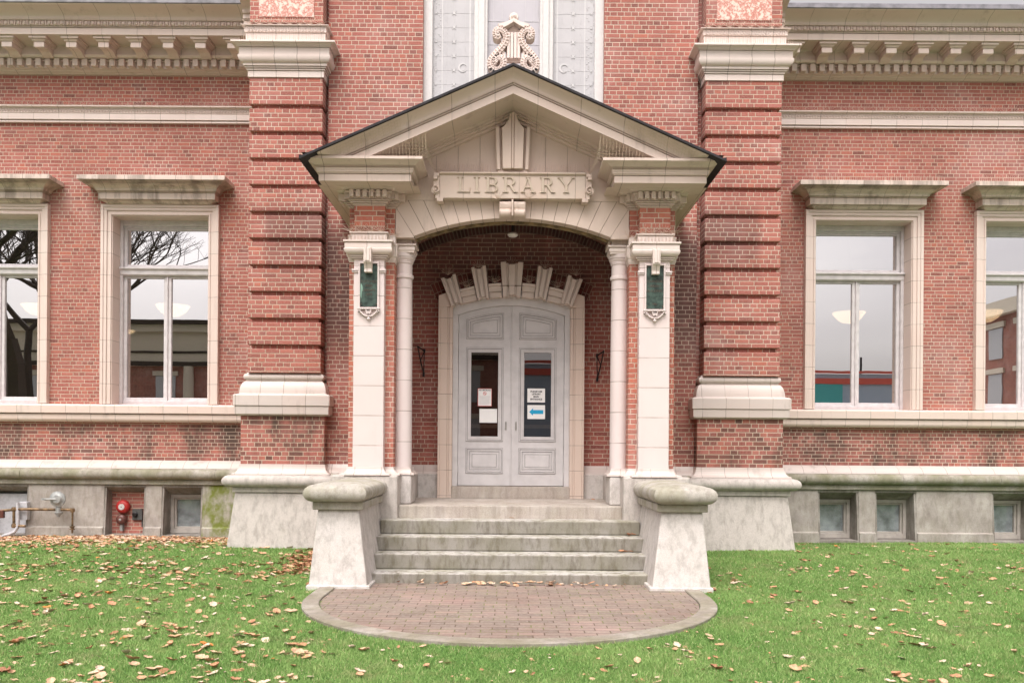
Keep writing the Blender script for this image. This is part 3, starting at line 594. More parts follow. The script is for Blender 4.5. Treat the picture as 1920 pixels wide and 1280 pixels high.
# ------------------------------------------------------------------ upper window
UW = MB(); YU = CW+.10
def ub(m, u0, u1, z0, z1, y0=YU, y1=YU+.12): m.box(hx(u0, YU), hx(u1, YU), y0, y1, z0, z1)
for s_ in (-1, 1):
    m = UW; m.k = s_
    ub(m, 152, 169.5, 5.7, ZT); ub(m, 49, 74, 5.7, ZT, YU-.02, YU+.1); ub(m, 54, 66, 5.7, ZT, YU-.05, YU-.02)
UW.k = 1
uw = UW.build('window', 'white_paint', B, bevel=.008); uw['label'] = 'tall white leaded window above the porch gable'
for s_ in (-1, 0, 1):
    m = MB()
    a, b = (-50, 50) if s_ == 0 else ((73, 153) if s_ > 0 else (-153, -73))
    m.box(hx(a, YU), hx(b, YU), YU+.06, YU+.07, 5.7, ZT).build('pane', 'milk2' if s_ == 0 else 'milk', uw)
    tr = MB(); yl = YU+.055
    def seg(u0, z0, u1, z1, wd=.006): tr.ribbon([(hx(u0, YU), z0), (hx(u1, YU), z1)], wd, yl+.0, yl+.004)
    if s_:
        k = s_
        for uu, wd in ((134*k, .012), (82*k, .016), (112*k, .004), (126*k, .004), (91*k, .003)): seg(uu, 5.8, uu, ZT-.02, wd*1.6 if wd > .01 else wd)
        zz = 6.35; r_i = 0
        while zz < ZT:
            tr.ribbon([(hx(76*k, YU), zz), (hx(150*k, YU), zz)], .003, yl+.002, yl+.004)
            for uu in (112, 146): # four-pointed stars
                c = (hx(uu*k, YU), zz); s4 = .045 if uu == 112 else .026
                tr.poly([(c[0]+s4*(1 if i % 2 == 0 else .28)*cos(pi/4*i+pi/4), c[1]+s4*(1 if i % 2 == 0 else .28)*sin(pi/4*i+pi/4)) for i in range(8)], yl-.002, yl+.004)
            for j in range(7):
                uu = random.choice((141, 146, 150, 138)); tr.box(hx(uu*k, YU)-.007, hx(uu*k, YU)+.007, yl-.001, yl+.003, zz+.03+j*.025, zz+.042+j*.025)
            zz += .215
        cz = hz(125, YU); cxm = hx(95*k, YU)
        tr.ribbon([(cxm+.06*cos(t)*(1), cz+.06*sin(t)) for t in np.linspace(pi*.15, pi*1.75, 18)], [.004+.022*sin(pi*i/17) for i in range(18)], yl-.003, yl+.003)
    else:
        for uu in (-46, -38, 38, 46): seg(uu, 6.4, uu, ZT-.02, .004)
        for i, zz in enumerate((6.65, 6.95, 7.2, 7.6, 7.95)): seg(-48, zz, -30+i*3, zz, .004); seg(48, zz, 28-i*2, zz, .004)
        seg(-30, 7.5, 30, 7.5, .004); seg(-22, 7.3, -22, 8.3, .004); seg(22, 7.3, 22, 8.3, .004); seg(-30, 7.85, 30, 7.85, .003)
    tr.build('leaded_tracery', 'lead_line', uw)
MB().box(-XW, XW, YU+.12, YU+.2, 5.6, ZT).build('inner_blind', plain('blind', (.5, .49, .5), .9), uw)
# ------------------------------------------------------------------ door
YD = 12.62
def arc_pts(hw, zs, zc, n=24, rev=False):      # segmental arch through (+-hw, zs) with crown zc
    sg = zc-zs; R = (hw*hw+sg*sg)/(2*sg); cz = zc-R; a = math.asin(hw/R)
    p = [(R*sin(-a+2*a*i/n), cz+R*cos(-a+2*a*i/n)) for i in range(n+1)]; return p[::-1] if rev else p
Zd0 = hz(912, 12.46)
MB().box(-hx(111, 12.46), hx(111, 12.46), 12.46, CW+.05, .79, Zd0).build('door_sill', 'landing', B, bevel=.006)
Rv, = [((hx(110, 12.48)**2+hx(18.5, 12.48)**2)/(2*hx(18.5, 12.48)))]
ZA = hz(556.5, 12.48); CZ = ZA-Rv; PXS = 12.48/F
# grey door frame, arched
hw_o, hw_i = hx(112, YD-.03), hx(99.5, YD-.03); zs_i, zc_i = hz(591, YD-.03), hz(573, YD-.03)
pi_in = arc_pts(hw_i, zs_i, zc_i, 24)
m = MB(); m.box(-hw_o, -hw_i, YD-.03, CW, Zd0, zs_i).box(hw_i, hw_o, YD-.03, CW, Zd0, zs_i)
head = [(-hw_o, zs_i), (-hw_i, zs_i)]+pi_in[1:-1]+[(hw_i, zs_i), (hw_o, zs_i), (hw_o, hz(545, YD)), (-hw_o, hz(545, YD))]
m.poly(head, YD-.03, CW); dfr = m.build('door_frame', 'paint', B, bevel=.004)
MB().box(-1.0, 1.0, CW+.3, CW+.34, .7, 3.8).build('vestibule', plain('vestibule_brick', (.13, .095, .075), .9, var=.4, scale=6), B)
def tz(y): return hz(y, YD)
for sd in (-1, 1):
    dw = MB(sd); g0, g1 = hx(24.5, YD), hx(75, YD)       # glazed opening from the meeting line
    gz0, gz1 = tz(818.5), tz(660.5); xo_ = hx(98.7, YD); xi_ = .004
    def arcz(x):
        sg = tz(573.8)-tz(591.5); R = (xo_**2+sg**2)/(2*sg); return tz(573.8)-R+math.sqrt(R*R-x*x)
    dw.box(xi_, g0, YD, YD+.05, Zd0+.008, gz1).box(g1, xo_, YD, YD+.05, Zd0+.008, gz1).box(g0, g1, YD, YD+.05, Zd0+.008, gz0)
    nn = 12; xsn = [xi_+(xo_-xi_)*i/nn for i in range(nn+1)]
    dw.poly([(xi_, gz1), (xo_, gz1)]+[(x, arcz(x)) for x in xsn[::-1]], YD, YD+.05)
    d = dw.build('door', 'paint', B, bevel=.002); d['label'] = f'{"left" if sd < 0 else "right"} leaf of the grey double entrance door'
    MB(sd).box(g0, g1, YD+.022, YD+.028, gz0, gz1).build('pane', 'glass_door', d)
    def frame(m, x0, x1, z0, z1, t, y0, y1): m.box(x0, x0+t, y0, y1, z0, z1).box(x1-t, x1, y0, y1, z0, z1).box(x0+t, x1-t, y0, y1, z1-t, z1).box(x0+t, x1-t, y0, y1, z0, z0+t)
    def frame_a(m, x0, x1, z0, zo, t, y0, y1, dark=False):     # frame with arched top
        xs_ = [x0+(x1-x0)*i/8 for i in range(9)]
        m.box(x0, x0+t, y0, y1, z0+t, arcz(x0)-zo-t*.3); m.box(x1-t, x1, y0, y1, z0+t, arcz(x1)-zo-t*.3); m.box(x0, x1, y0, y1, z0, z0+t)
        m.ribbon([(x, arcz(x)-zo-t/2) for x in xs_], t, y0-.0005, y1)
    mo = MB(sd); sm_ = MB(sd); X0, X1 = hx(15, YD), hx(84, YD)
    for (q0, q1, kind) in ((tz(887), tz(840), 'p'), (tz(827), tz(652), 'g')):
        frame(sm_, X0-.004, X1+.004, q0-.004, q1+.004, .006, YD-.002, YD+.002); frame(mo, X0, X1, q0, q1, .016, YD-.016, YD+.002)
        frame(sm_, X0+.016, X1-.016, q0+.016, q1-.016, .007, YD-.004, YD+.002); frame(mo, X0+.023, X1-.023, q0+.023, q1-.023, .026, YD-.010, YD+.004)
        if kind == 'p':
            frame(sm_, X0+.049, X1-.049, q0+.049, q1-.049, .006, YD-.003, YD+.002)
            frame(mo, X0+.07, X1-.07, q0+.07, q1-.07, .02, YD-.007, YD+.002); frame(sm_, X0+.09, X1-.09, q0+.09, q1-.09, .005, YD-.003, YD+.001)
            mo.box(X0+.095, X1-.095, YD-.010, YD+.002, q0+.095, q1-.095)
        else: frame(mo, X0+.049, X1-.049, q0+.049, q1-.049, .021, YD-.006, YD+.02)
    q0 = tz(636)
    for e, t, pr_, mm in ((-.004, .006, .002, sm_), (0, .016, .016, mo), (.016, .007, .004, sm_), (.023, .026, .010, mo), (.049, .006, .003, sm_), (.07, .02, .007, mo), (.09, .005, .003, sm_)):
        frame_a(mm, X0+e, X1-e, q0+e, .10+e, t, YD-pr_, YD+.002)
    mo.build('panel_moulding', 'paint', d, bevel=.003); sm_.build('panel_groove', 'seam', d)
    hd = MB(sd); hxp = hx(9.5, YD); hd.box(hxp-.012, hxp+.012, YD-.005, YD+.001, tz(806), tz(790)).tube((hxp, YD-.035, tz(804)), (hxp, YD-.035, tz(792)), .006).tube((hxp, YD, tz(804)), (hxp, YD-.035, tz(804)), .006).tube((hxp, YD, tz(792)), (hxp, YD-.035, tz(792)), .006)
    hd.build('handle', 'steel', d)
    hg = MB(sd)
    for yy in (616, 747, 880): hg.tube((xo_+.002, YD-.012, tz(yy+7)), (xo_+.002, YD-.012, tz(yy-7)), .009)
    hg.build('hinge', 'paint', d)
    MB(sd).box(g0+.0, g1, YD+.06, YD+.10, tz(802), tz(795)).build('push_bar', 'steel', d)
MB().box(-.008, .008, YD-.016, YD+.001, Zd0+.01, tz(574.5)).build('meeting_strip', 'paint', dfr, bevel=.003)
# cream door surround
Y1 = 12.48
for sd in (-1, 1):
    xo_, xi_ = hx(137, Y1), hx(110.5, Y1); m = MB(sd); zt_ = hz(576, Y1)
    for a, b, pj in ((xi_, xi_+.045, .0), (xi_+.045, xi_+.075, -.018), (xi_+.075, xo_-.03, .008), (xo_-.03, xo_, .03)):
        m.box(a, b, Y1-pj, CW+.001, .79, zt_)
    m.poly([(xi_, zt_), (xo_, zt_), (xo_, hz(555, Y1)), (hx(122.5, Y1), hz(549.5, Y1)), (xi_+.0, hz(573, Y1))], Y1-.012, CW+.001)
    m.build('door_jamb', terra('terracotta_doorjamb'+str(sd), 0, .37, 0, .26, grime=.12, base=(.60, .52, .43)), B, bevel=.004)
def wedge(m, a0, a1, r0, r1, y0, y1, cz, n=4):
    P_ = [(r0*sin(a0+(a1-a0)*i/n), cz+r0*cos(a0+(a1-a0)*i/n)) for i in range(n+1)]+[(r1*sin(a1+(a0-a1)*i/n), cz+r1*cos(a1+(a0-a1)*i/n)) for i in range(n+1)]
    m.poly(P_, y0, y1)
R0 = Rv; da = radians
av = empty('door_arch', None, None, parent=B)
for sg in (-1, 1):
    m = MB()
    for a0, a1 in ((3.1, 7.1), (11.2, 15.7)):
        for r_a, r_b, pj in ((0, 9, .0), (9, 11, -.012), (11, 21, .012), (21, 26, .035)):
            wedge(m, da(a0)*sg, da(a1)*sg, R0+r_a*PXS, R0+r_b*PXS, Y1-pj, CW+.002, CZ)
    m.build('arch_stone', 'terra_plain', av, bevel=.003)
    m = MB()    # soldier bricks over the arch stones
    for a0, a1 in ((3.3, 7.0), (11.4, 15.5), (20.0, 23.2)):
        k = 3
        for i in range(k):
            b0 = a0+(a1-a0)*i/k; b1 = a0+(a1-a0)*(i+.86)/k; cut = random.uniform(38, 46)
            wedge(m, da(b0)*sg, da(b1)*sg, R0+27*PXS, R0+cut*PXS, CW-.03, CW+.003, CZ, 1); wedge(m, da(b0)*sg, da(b1)*sg, R0+(cut+1.5)*PXS, R0+58*PXS, CW-.03, CW+.003, CZ, 1)
    m.build('soldier_brick', 'brick_face', av)
    m = MB()
    for a0, a1 in ((3.3, 7.0), (11.4, 15.5), (20.0, 23.2)): wedge(m, da(a0)*sg, da(a1)*sg, R0+27*PXS, R0+59*PXS, CW-.024, CW+.003, CZ)
    m.build('soldier_mortar', plain('mortar', (.40, .31, .24), .9), av)
for ac, hw, rt in ((0, 3.05, 62), (9.1, 2.0, 58), (-9.1, 2.0, 58), (17.7, 2.1, 53), (-17.7, 2.1, 53)):
    m = MB(); k = 1.0
    for f0, f1, pj, dr in ((-1, -.52, .07, 2), (-.52, -.30, .045, 0), (-.30, .30, .085, -3), (.30, .52, .045, 0), (.52, 1, .07, 2)):
        # keystone flares outward
        pts = [((R0-(1 if pj > .05 else 0)*PXS*.6+(2.5 if abs(f0) < .4 else 0)*PXS)*sin(da(ac+hw*f0*.92)), CZ+(R0+(2.5 if abs(f0) < .4 else 0)*PXS)*cos(da(ac+hw*f0*.92))),
               ((R0+(2.5 if abs(f0) < .4 else 0)*PXS)*sin(da(ac+hw*f1*.92)), CZ+(R0+(2.5 if abs(f0) < .4 else 0)*PXS)*cos(da(ac+hw*f1*.92))),
               ((R0+(rt+dr)*PXS)*sin(da(ac+hw*f1*1.0)), CZ+(R0+(rt+dr)*PXS)*cos(da(ac+hw*f1*1.0))), ((R0+(rt+dr)*PXS)*sin(da(ac+hw*f0*1.0)), CZ+(R0+(rt+dr)*PXS)*cos(da(ac+hw*f0*1.0)))]
        m.poly(pts, Y1-pj, CW+.003)
    m.build('keystone', 'terra_plain', av, bevel=.003)
    if ac == 0: MB().poly([(-hx(17.5, Y1), hz(537, Y1)), (hx(17.5, Y1), hz(537, Y1)), (hx(17.5, Y1), hz(538, Y1)), (-hx(17.5, Y1), hz(538, Y1))], Y1-.0865, Y1-.05).build('joint_line', 'joint', av)
pts = []
for ac in (0, 9.1, -9.1, 17.7, -17.7, 5.1, -5.1, 13.5, -13.5): 
    rr = R0+(58 if abs(ac) in (0, 9.1, 17.7) else 27)*PXS; pts.append((rr*sin(da(ac)), Y1-.03, CZ+rr*cos(da(ac)), cos(da(ac)), 0))
spikes('bird_spikes', pts, 'bird spikes fanned along the keystones over the door', SG, fan=8, ln=.12)
# ------------------------------------------------------------------ porch: piers, columns, plinths
Zland = hz(948, 10.84)
zg = hz(893, 10.7)          # top of the granite bases
Zcap0, Zcap1 = hz(487.5, PF-.05), hz(436.5, PF-.05)
for sd in (-1, 1):
    SN = 'left' if sd < 0 else 'right'
    px0, px1 = hx(239, PF), hx(296.5, PF)      # projecting front
    bx0, bx1 = hx(220, PB), hx(305, PB)        # brick core
    pier = MB(sd).box(bx0, bx1, PB, CW+.01, zg, hz(387, PF)+.1).build('porch_pier', 'brick_orange', B, bevel=.003)
    # brick front piece above the cap
    MB(sd).box(px0, px1, PF, PB+.01, Zcap1-.02, hz(387, PF)+.05).build('pier_head', 'brick_orange', pier, bevel=.003)
    # cream slab
    zs0 = hz(878, PF); sl_ = MB(sd).box(px0+.0, px1, PF, PB+.02, zs0-.005, Zcap0+.02).build('pier_slab', 'terra_slab', pier, bevel=.006)
    # flare at its foot
    for (a, b, yf) in ((px0, px1, PF), (bx0, bx1, PB)):
        m = MB(sd); z0, z1 = zg+.002+(0 if yf == PF else -.001), zs0; L = MB().loft(a, b, yf, CW-.6, [(.095, z0), (.093, z0+.015)]+[(.085-.08*sin(pi/2*t/7), z0+.02+(z1-z0-.02)*(1-cos(pi/2*t/7))) for t in range(8)]+[(.003, z1+.008)])
        m.add(L.v, L.f).build('pier_foot', 'terra_base', pier)
    # granite base under pier
    gp = MB(sd); gp.box(1.42, 2.26, 10.72, CW-.1, -.05, zg); gp.build('pier_base', 'granite', pier, bevel=.02, seg=2)
    # capital with abacus
    def cz_(y): return hz(y+1.9, PF-.06)
    cp = [(0, cz_(486)), (.012, cz_(485.5)), (.012, cz_(483.5)), (.035, cz_(483)), (.035, cz_(480.5)), (.052, cz_(480)), (.052, cz_(477)), (.065, cz_(476.5))]
    cp += [(.065+.045*sin(pi/2*t/6), cz_(476)+(cz_(467)-cz_(476))*(1-cos(pi/2*t/6))) for t in range(7)]+[(.10, cz_(466)), (.10, cz_(455)), (.118, cz_(454.5)), (.118, cz_(451)), (.04, cz_(450)), (.03, cz_(449)), (.03, cz_(437)), (.05, cz_(436)), (.05, cz_(434)), (.0, cz_(433.5))]
    for (a, b, yf, dz) in ((px0, px1, PF, 0), (bx0, bx1, PB, -.0015)):
        m = MB(sd); L = MB().loft(a, b, yf, yf+.5, [(p*(1 if dz == 0 else .32), z+dz) for p, z in cp]); m.add(L.v, L.f).build('capital', 'terra_cap', pier, bevel=.002)
    cx = (px0+px1)/2
    # bracket over the plaque
    m = MB(sd).prismx(cx-.048, cx+.048, [(PF-.02, cz_(466)), (PF-.15, cz_(466)), (PF-.15, cz_(494)), (PF-.12, cz_(496)), (PF-.09, cz_(505)), (PF-.095, cz_(511)), (PF-.02, cz_(511))])
    m.prismx(cx-.03, cx+.03, [(PF-.02, cz_(468)), (PF-.162, cz_(468)), (PF-.162, cz_(492)), (PF-.02, cz_(492))]); m.build('bracket', 'terra_cap', pier, bevel=.005)
    # plaque frame and lugs, small pendant ornament
    fx = hx(19.5, PF); m = MB(sd); z0, z1 = cz_(576), cz_(493); t = .022
    m.box(cx-fx, cx-fx+t, PF-.035, PF+.01, z0, z1).box(cx+fx-t, cx+fx, PF-.035, PF+.01, z0, z1).box(cx-fx, cx+fx, PF-.035, PF+.01, z1, z1+t).box(cx-fx-.01, cx+fx+.01, PF-.05, PF+.01, z0-.02, z0)
    for q in (-1, 1):
        e0, e1 = sorted((cx+q*(fx+.001), cx+q*(fx+.085))); m.box(e0, e1, PF-.03, PF+.01, cz_(506.5), cz_(503)); m.box(e0+.008*(q < 0)*0, e1, PF-.018, PF+.01, cz_(509.5), cz_(506.6))
    m.build('plaque_frame', 'terra_slab', pier, bevel=.003)
    m = MB(sd); zo = z0-.022
    for q in (-1, 1):
        pts = [(cx+q*(.118-.0*i)+q*.014*cos(t_), zo-.018+.014*sin(t_)) for i, t_ in enumerate(np.linspace(-.5, pi*1.5, 10))]+[(cx+q*.09, zo-.035), (cx+q*.07, zo-.06), (cx+q*.04, zo-.078), (cx, zo-.083)]
        m.ribbon(pts, .016, PF-.04, PF+.005)
        m.ribbon([(cx+q*.03*(1-i/6), zo-.005-.05*sin(pi*i/6)) for i in range(7)], .014, PF-.05, PF+.005)
    m.lathe((cx, PF-.02, zo-.115), [(.004, -.02), (.02, -.012), (.024, 0), (.018, .012), (.008, .03)], 12)
    m.build('pendant_ornament', 'terra_slab', pier, smooth=True)
    # round column
    cc, cy = hx(202, 11.2), 11.2; rad = hx(16.4, 11.2)
    ct = lambda y: hz(y+1.5, 11.1)
    m = MB(sd); prof = [(rad*1.0, ct(876)), (rad*1.0, ct(800)), (rad*.985, ct(650)), (rad*.93, ct(521)), (rad*1.07, ct(520)), (rad*1.09, ct(517)), (rad*1.07, ct(514)), (rad*.94, ct(513)), (rad*.93, ct(493)), (rad*1.03, ct(492)), (rad*1.03, ct(489.5)), (rad*1.08, ct(489)), (rad*1.08, ct(487)), (rad*1.15, ct(486)), (rad*1.27, ct(481)), (rad*1.30, ct(476)), (rad*1.22, ct(474.5))]
    col = m.lathe((cc, cy, 0), prof, 40).build('porch_column', terra('terracotta_column'+SN, 0, .40, 0, .0, grime=.05, base=(.63, .58, .54), line=.005), B, smooth=True)
    m = MB(sd); A = hx(20.5, 11.2); L = MB().loft(cc-A, cc+A, cy-A, cy+A, [(.0, ct(474.5)), (.0, ct(472)), (.012, ct(470)), (.012, ct(463)), (.03, ct(462)), (.03, ct(459)), (-.03, ct(458)), (-.03, ct(448)), (-.01, ct(447)), (-.01, ct(444.5))], back=True)
    m.add(L.v, L.f).build('capital', 'terra_cap', col, bevel=.003)
    zf = zg; m = MB(sd); L = MB().loft(cc-rad*.98, cc+rad*.98, cy-rad*.98, cy+.3, [(.055, zf), (.053, zf+.02)]+[(.05-.05*sin(pi/2*t/6), zf+.02+(ct(876)-zf-.02)*(1-cos(pi/2*t/6))) for t in range(7)]); m.add(L.v, L.f).build('column_foot', 'terra_base', col)
    MB(sd).box(cc-hx(18.5, 11.2), cc+hx(17, 11.1), 11.04, 11.5, Zland, zf-.002).build('column_pedestal', 'granite_light', col, bevel=.02, seg=2)
    spikes('bird_spikes', [((v[0])*sd, v[1], v[2], 1, 0) for v in line_pts(px0-.02, px1+.1, PF-.03, cz_(433.5), .12)]+[((px0-.13)*sd, PB-.02, cz_(436), 1, 0)], f'bird spikes on top of the {SN} porch pier capital', SG, fan=8, ln=.12, spread=70)
    spikes('bird_spikes', [(v[0]*sd, v[1], v[2], 1, 0) for v in line_pts(px0-.1, px1+.08, PF-.1, cz_(451), .045)]+[(v[0]*sd, v[1], v[2], 1, 0) for v in line_pts(cc-A, cc+A, cy-A-.02, ct(459), .045)]+[((cc-A-.02)*sd, cy-A+.03+.06*i, ct(458), 0, 1) for i in range(6)], f'short bird spikes on the cap ledges of the {SN} porch pier and column', SG, fan=3, ln=.06, parallel=True)
    # plinth beside the steps
    pn = MB(sd).frust((1.515, 2.165, 9.13, 10.9, -.05), (1.655, 2.10, 9.32, 10.9, .842)).build('step_plinth', 'granite_light', B, bevel=.012, seg=2)
    MB(sd).frust((1.495, 2.185, 9.11, 10.9, -.06), (1.50, 2.18, 9.12, 10.9, .045)).build('plinth_foot', 'granite_light', pn, bevel=.008)
    MB(sd).box(1.60, 2.15, 9.27, 10.85, .842, .929).build('plinth_fillet', 'granite_torus', pn, bevel=.008)
    m = MB(sd); L = MB().loft(1.64, 2.13, 9.24, 10.74, [(0, .93)]+torus(.0, .93, 1.115, .095, 10)+[(-.02, 1.125), (-.09, 1.137), (-.2, 1.14)]); m.add(L.v, L.f).build('plinth_cap', 'granite_torus', pn, smooth=True, bevel=0)
    # mossy hooks / rings on the column
# steps
for i, (yf, y0) in enumerate(((9.52, 1076), (9.85, 1040), (10.18, 1007), (10.51, 976))):
    zt_ = hz(y0, yf); zb_ = -.05 if i == 0 else hz((1076, 1040, 1007)[i-1], (9.52, 9.85, 10.18)[i-1])-.03
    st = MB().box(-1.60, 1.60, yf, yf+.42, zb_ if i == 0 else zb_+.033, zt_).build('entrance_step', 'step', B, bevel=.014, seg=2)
MB().box(-1.60, 1.60, 9.6, 10.9, -.05, .10).build('step_core', 'step', B)
MB().box(-hx(210, 10.84), hx(210, 10.84), 10.84, CW, .2, Zland).build('porch_landing', 'landing', B, bevel=.012, seg=2)
# ------------------------------------------------------------------ porch: arch, tympanum, pediment
R1 = (184.4**2+35**2)/70*TY/F; ZA1 = hz(409, TY); C1 = ZA1-R1; hwA = hx(184.4, TY); zsp = hz(444, TY)
Xt = hx(219, TY)      # half width of the cream front
rake = lambda x, z0: z0-abs(x)*.444        # height under the raking line
Zr = 5.814
ZV = hz(377, TY)     # top of the voussoirs
vf = MB(); aS = math.asin(hwA/R1)
edges = [i/14.5*aS*1.0 for i in range(0, 15)]; edges = sorted({-e for e in edges}|set(edges)); edges = [-aS]+[e for e in np.linspace(-aS, aS, 18)][1:-1]+[aS]
edges = list(edges)
for a0, a1 in zip(edges[:-1], edges[1:]):
    g_ = .0007; q0, q1 = a0+g_, a1-g_
    i0, i1 = (R1*sin(q0), C1+R1*cos(q0)), (R1*sin(q1), C1+R1*cos(q1)); im = (R1*sin((q0+q1)/2), C1+R1*cos((q0+q1)/2))
    def hit(a):
        # go out along the joint, leaning a bit with the arch, until the top line or the side
        dx, dz = sin(a*1.5), cos(a*1.5); t = (ZV-(C1+R1*cos(a)))/dz; x = R1*sin(a)+dx*t
        if abs(x) > Xt: t = (Xt-abs(R1*sin(a)))/abs(dx); x = math.copysign(Xt, x)
        return (x, C1+R1*cos(a)+dz*t)
    o0, o1 = hit(q0), hit(q1); pl_ = [i0, im, i1, o1]
    if abs(o0[0]) >= Xt-1e-6 and abs(o1[0]) < Xt-1e-6 or abs(o1[0]) >= Xt-1e-6 and abs(o0[0]) < Xt-1e-6: pl_.append((math.copysign(Xt, o0[0]), ZV))
    pl_.append(o0); vf.poly(pl_, TY, TY+.16)
# springers
for s_ in (-1, 1):
    q = hit(s_*(aS)); vf.k = s_
    vf.poly([(hwA+.0015, zsp-.02), (Xt, zsp-.02), (Xt, abs(q[1])-.002), (hwA+.0015, zsp)], TY, TY+.16); vf.k = 1
ar = vf.build('porch_arch', 'terra_ped', B, bevel=.0025)
# dark joint backing
ap = arc_pts(hwA, zsp, ZA1, 30)
MB().poly([(-Xt+.004, zsp), (-hwA, zsp+.004)]+[(x, z+.006) for x, z in ap[1:-1]]+[(hwA, zsp+.004), (Xt-.004, zsp), (Xt-.004, ZV-.003), (-Xt+.004, ZV-.003)], TY+.006, TY+.15).build('arch_core', 'joint', ar)
ap2 = arc_pts(hwA, zsp-.012, ZA1-.012, 30)
m = MB(); m.ribbon([(x, z+.002) for x, z in ap2], .036, TY+.165, TY+.24); m.build('arch_lining', 'wood', ar)
# tympanum panels
cuts = [-Xt, -.98, -.70, -.42, .0, .42, .70, .98, Xt]; zty = Zr+.02
m = MB()
for a, b in zip(cuts[:-1], cuts[1:]):
    a_, b_ = a+.0018, b-.0018; m.poly([(a_, ZV+.002), (b_, ZV+.002), (b_, rake(b_, zty)), (a_, rake(a_, zty))], TY-.004, TY+.14)
ty = m.build('tympanum', 'terra_ped', B, bevel=.002)
MB().poly([(-Xt+.01, ZV), (Xt-.01, ZV), (Xt-.01, rake(Xt, zty)-.01), (0, zty-.01), (-Xt+.01, rake(Xt, zty)-.01)], TY+.002, TY+.13).build('tympanum_core', 'joint', ty)
for s_ in (-1, 1):
    MB(s_).poly([(Xt+.001, 4.5), (hx(305, PB), 4.5), (hx(305, PB), rake(hx(305, PB), zty)), (Xt+.001, rake(Xt, zty))], TY, TY+.16).build('gable_brick', 'brick_bay', ty)
# brick vault inside the porch
vp = arc_pts(1.5, 4.49, 4.86, 30)
m = MB()
for i in range(30): m.poly([vp[i], vp[i+1], (vp[i+1][0], vp[i+1][1]+.12), (vp[i][0], vp[i][1]+.12)], TY+.17, CW)
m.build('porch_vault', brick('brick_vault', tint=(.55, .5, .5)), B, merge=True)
m = MB(); k = 56; Rr = (1.5**2+.37**2)/(2*.37); cr_ = 4.86-Rr; aa = math.asin(1.5/Rr)
for i in range(k):
    a0 = -aa+2*aa*i/k; wedge(m, a0+.001, a0+2*aa/k-.005, Rr-.125, Rr-.012, CW-.035, CW+.002, cr_, 1)
rw = m.build('rowlock_ring', 'brick_dark', B)
m = MB(); wedge(m, -aa, aa, Rr-.13, Rr-.008, CW-.022, CW+.002, cr_, 40); m.build('ring_mortar', plain('mortar_ring', (.17, .125, .10), .9), rw)
# entablature blocks over the piers, carried back along the sides of the porch
ent = [(.0, hz(387, PF)), (.018, hz(386, PF)), (.018, hz(383.5, PF)), (.04, hz(382, PF-.03)), (.04, hz(379, PF-.03)), (.062, hz(377.5, PF-.05)), (.062, hz(375, PF-.05)), (.085, hz(373.5, PF-.08)), (.085, 4.645), (.075, 4.652), (.075, 4.748), (.12, 4.750), (.135, 4.757), (.15, 4.765), (.19, 4.768), (.2, 4.772), (.37, 4.774), (.37, 4.865), (.383, 4.867), (.383, 4.878), (.395, 4.88), (.395, 4.90)]
ent += [(.40+.11*(t/8)**1.7, 4.903+.092*(t/8)**.75) for t in range(9)]+[(.525, 4.997), (.525, 5.03), (.3, 5.036)]
for sd in (-1, 1):
    SN = 'left' if sd < 0 else 'right'
    px0, px1 = hx(239, PF), hx(296.5, PF); bx0, bx1 = hx(220, PB), hx(305, PB)
    m = MB(sd); L = MB().loft(px0, px1, PF, TY+.15, ent); m.add(L.v, L.f); e = m.build('porch_entablature', 'terra_rake', B, bevel=.0015)
    m = MB(sd); L = MB().loft(bx0, bx1, PB, CW, [(p, z-.0015) for p, z in ent if z < 4.77]+[(.37-.04, 4.7725)]); m.add(L.v, L.f).build('bed_moulding', 'terra_rake', e)
    # outer side eave back to the wall
    m = MB(sd); sp_ = [(px1-.1, 4.773)]+[(px1+p-.0015, z-.001) for p, z in ent if z > 4.7725]+[(px1-.1, 5.034)]
    m.poly(sp_, TY+.151, CW-.002).build('side_eave', 'terra_rake', e)
    dn = MB(sd); n_ = 6
    for i in range(n_):
        x = px0-.055+(px1-px0+.11)*(i+.5)/n_; dn.box(x-.027, x+.027, PF-.135, PF-.07, 4.658, 4.746); 
    dn.tube((px0-.1, PF-.105, 4.725), (px1+.1, PF-.105, 4.725), .012, n=6)
    for j, yy in enumerate((PB-.03, PB+.10, PB+.24)):
        for (xx, q) in ((bx0-.075-.06, 0), (bx1+.075, 1)): dn.box(xx, xx+.06, yy-.028, yy+.028, 4.658, 4.746)
    for (xx) in (px0-.12, px1+.07): dn.box(xx, xx+.05, PF-.03, PF+.025, 4.658, 4.746)
    dn.box(bx0-.06, bx0-.01, PB-.135, PB-.07, 4.658, 4.746); dn.box(bx1+.01, bx1+.05, PB-.135, PB-.07, 4.658, 4.746)
    dn.build('dentil_row', 'terra_rake', e, bevel=.003)
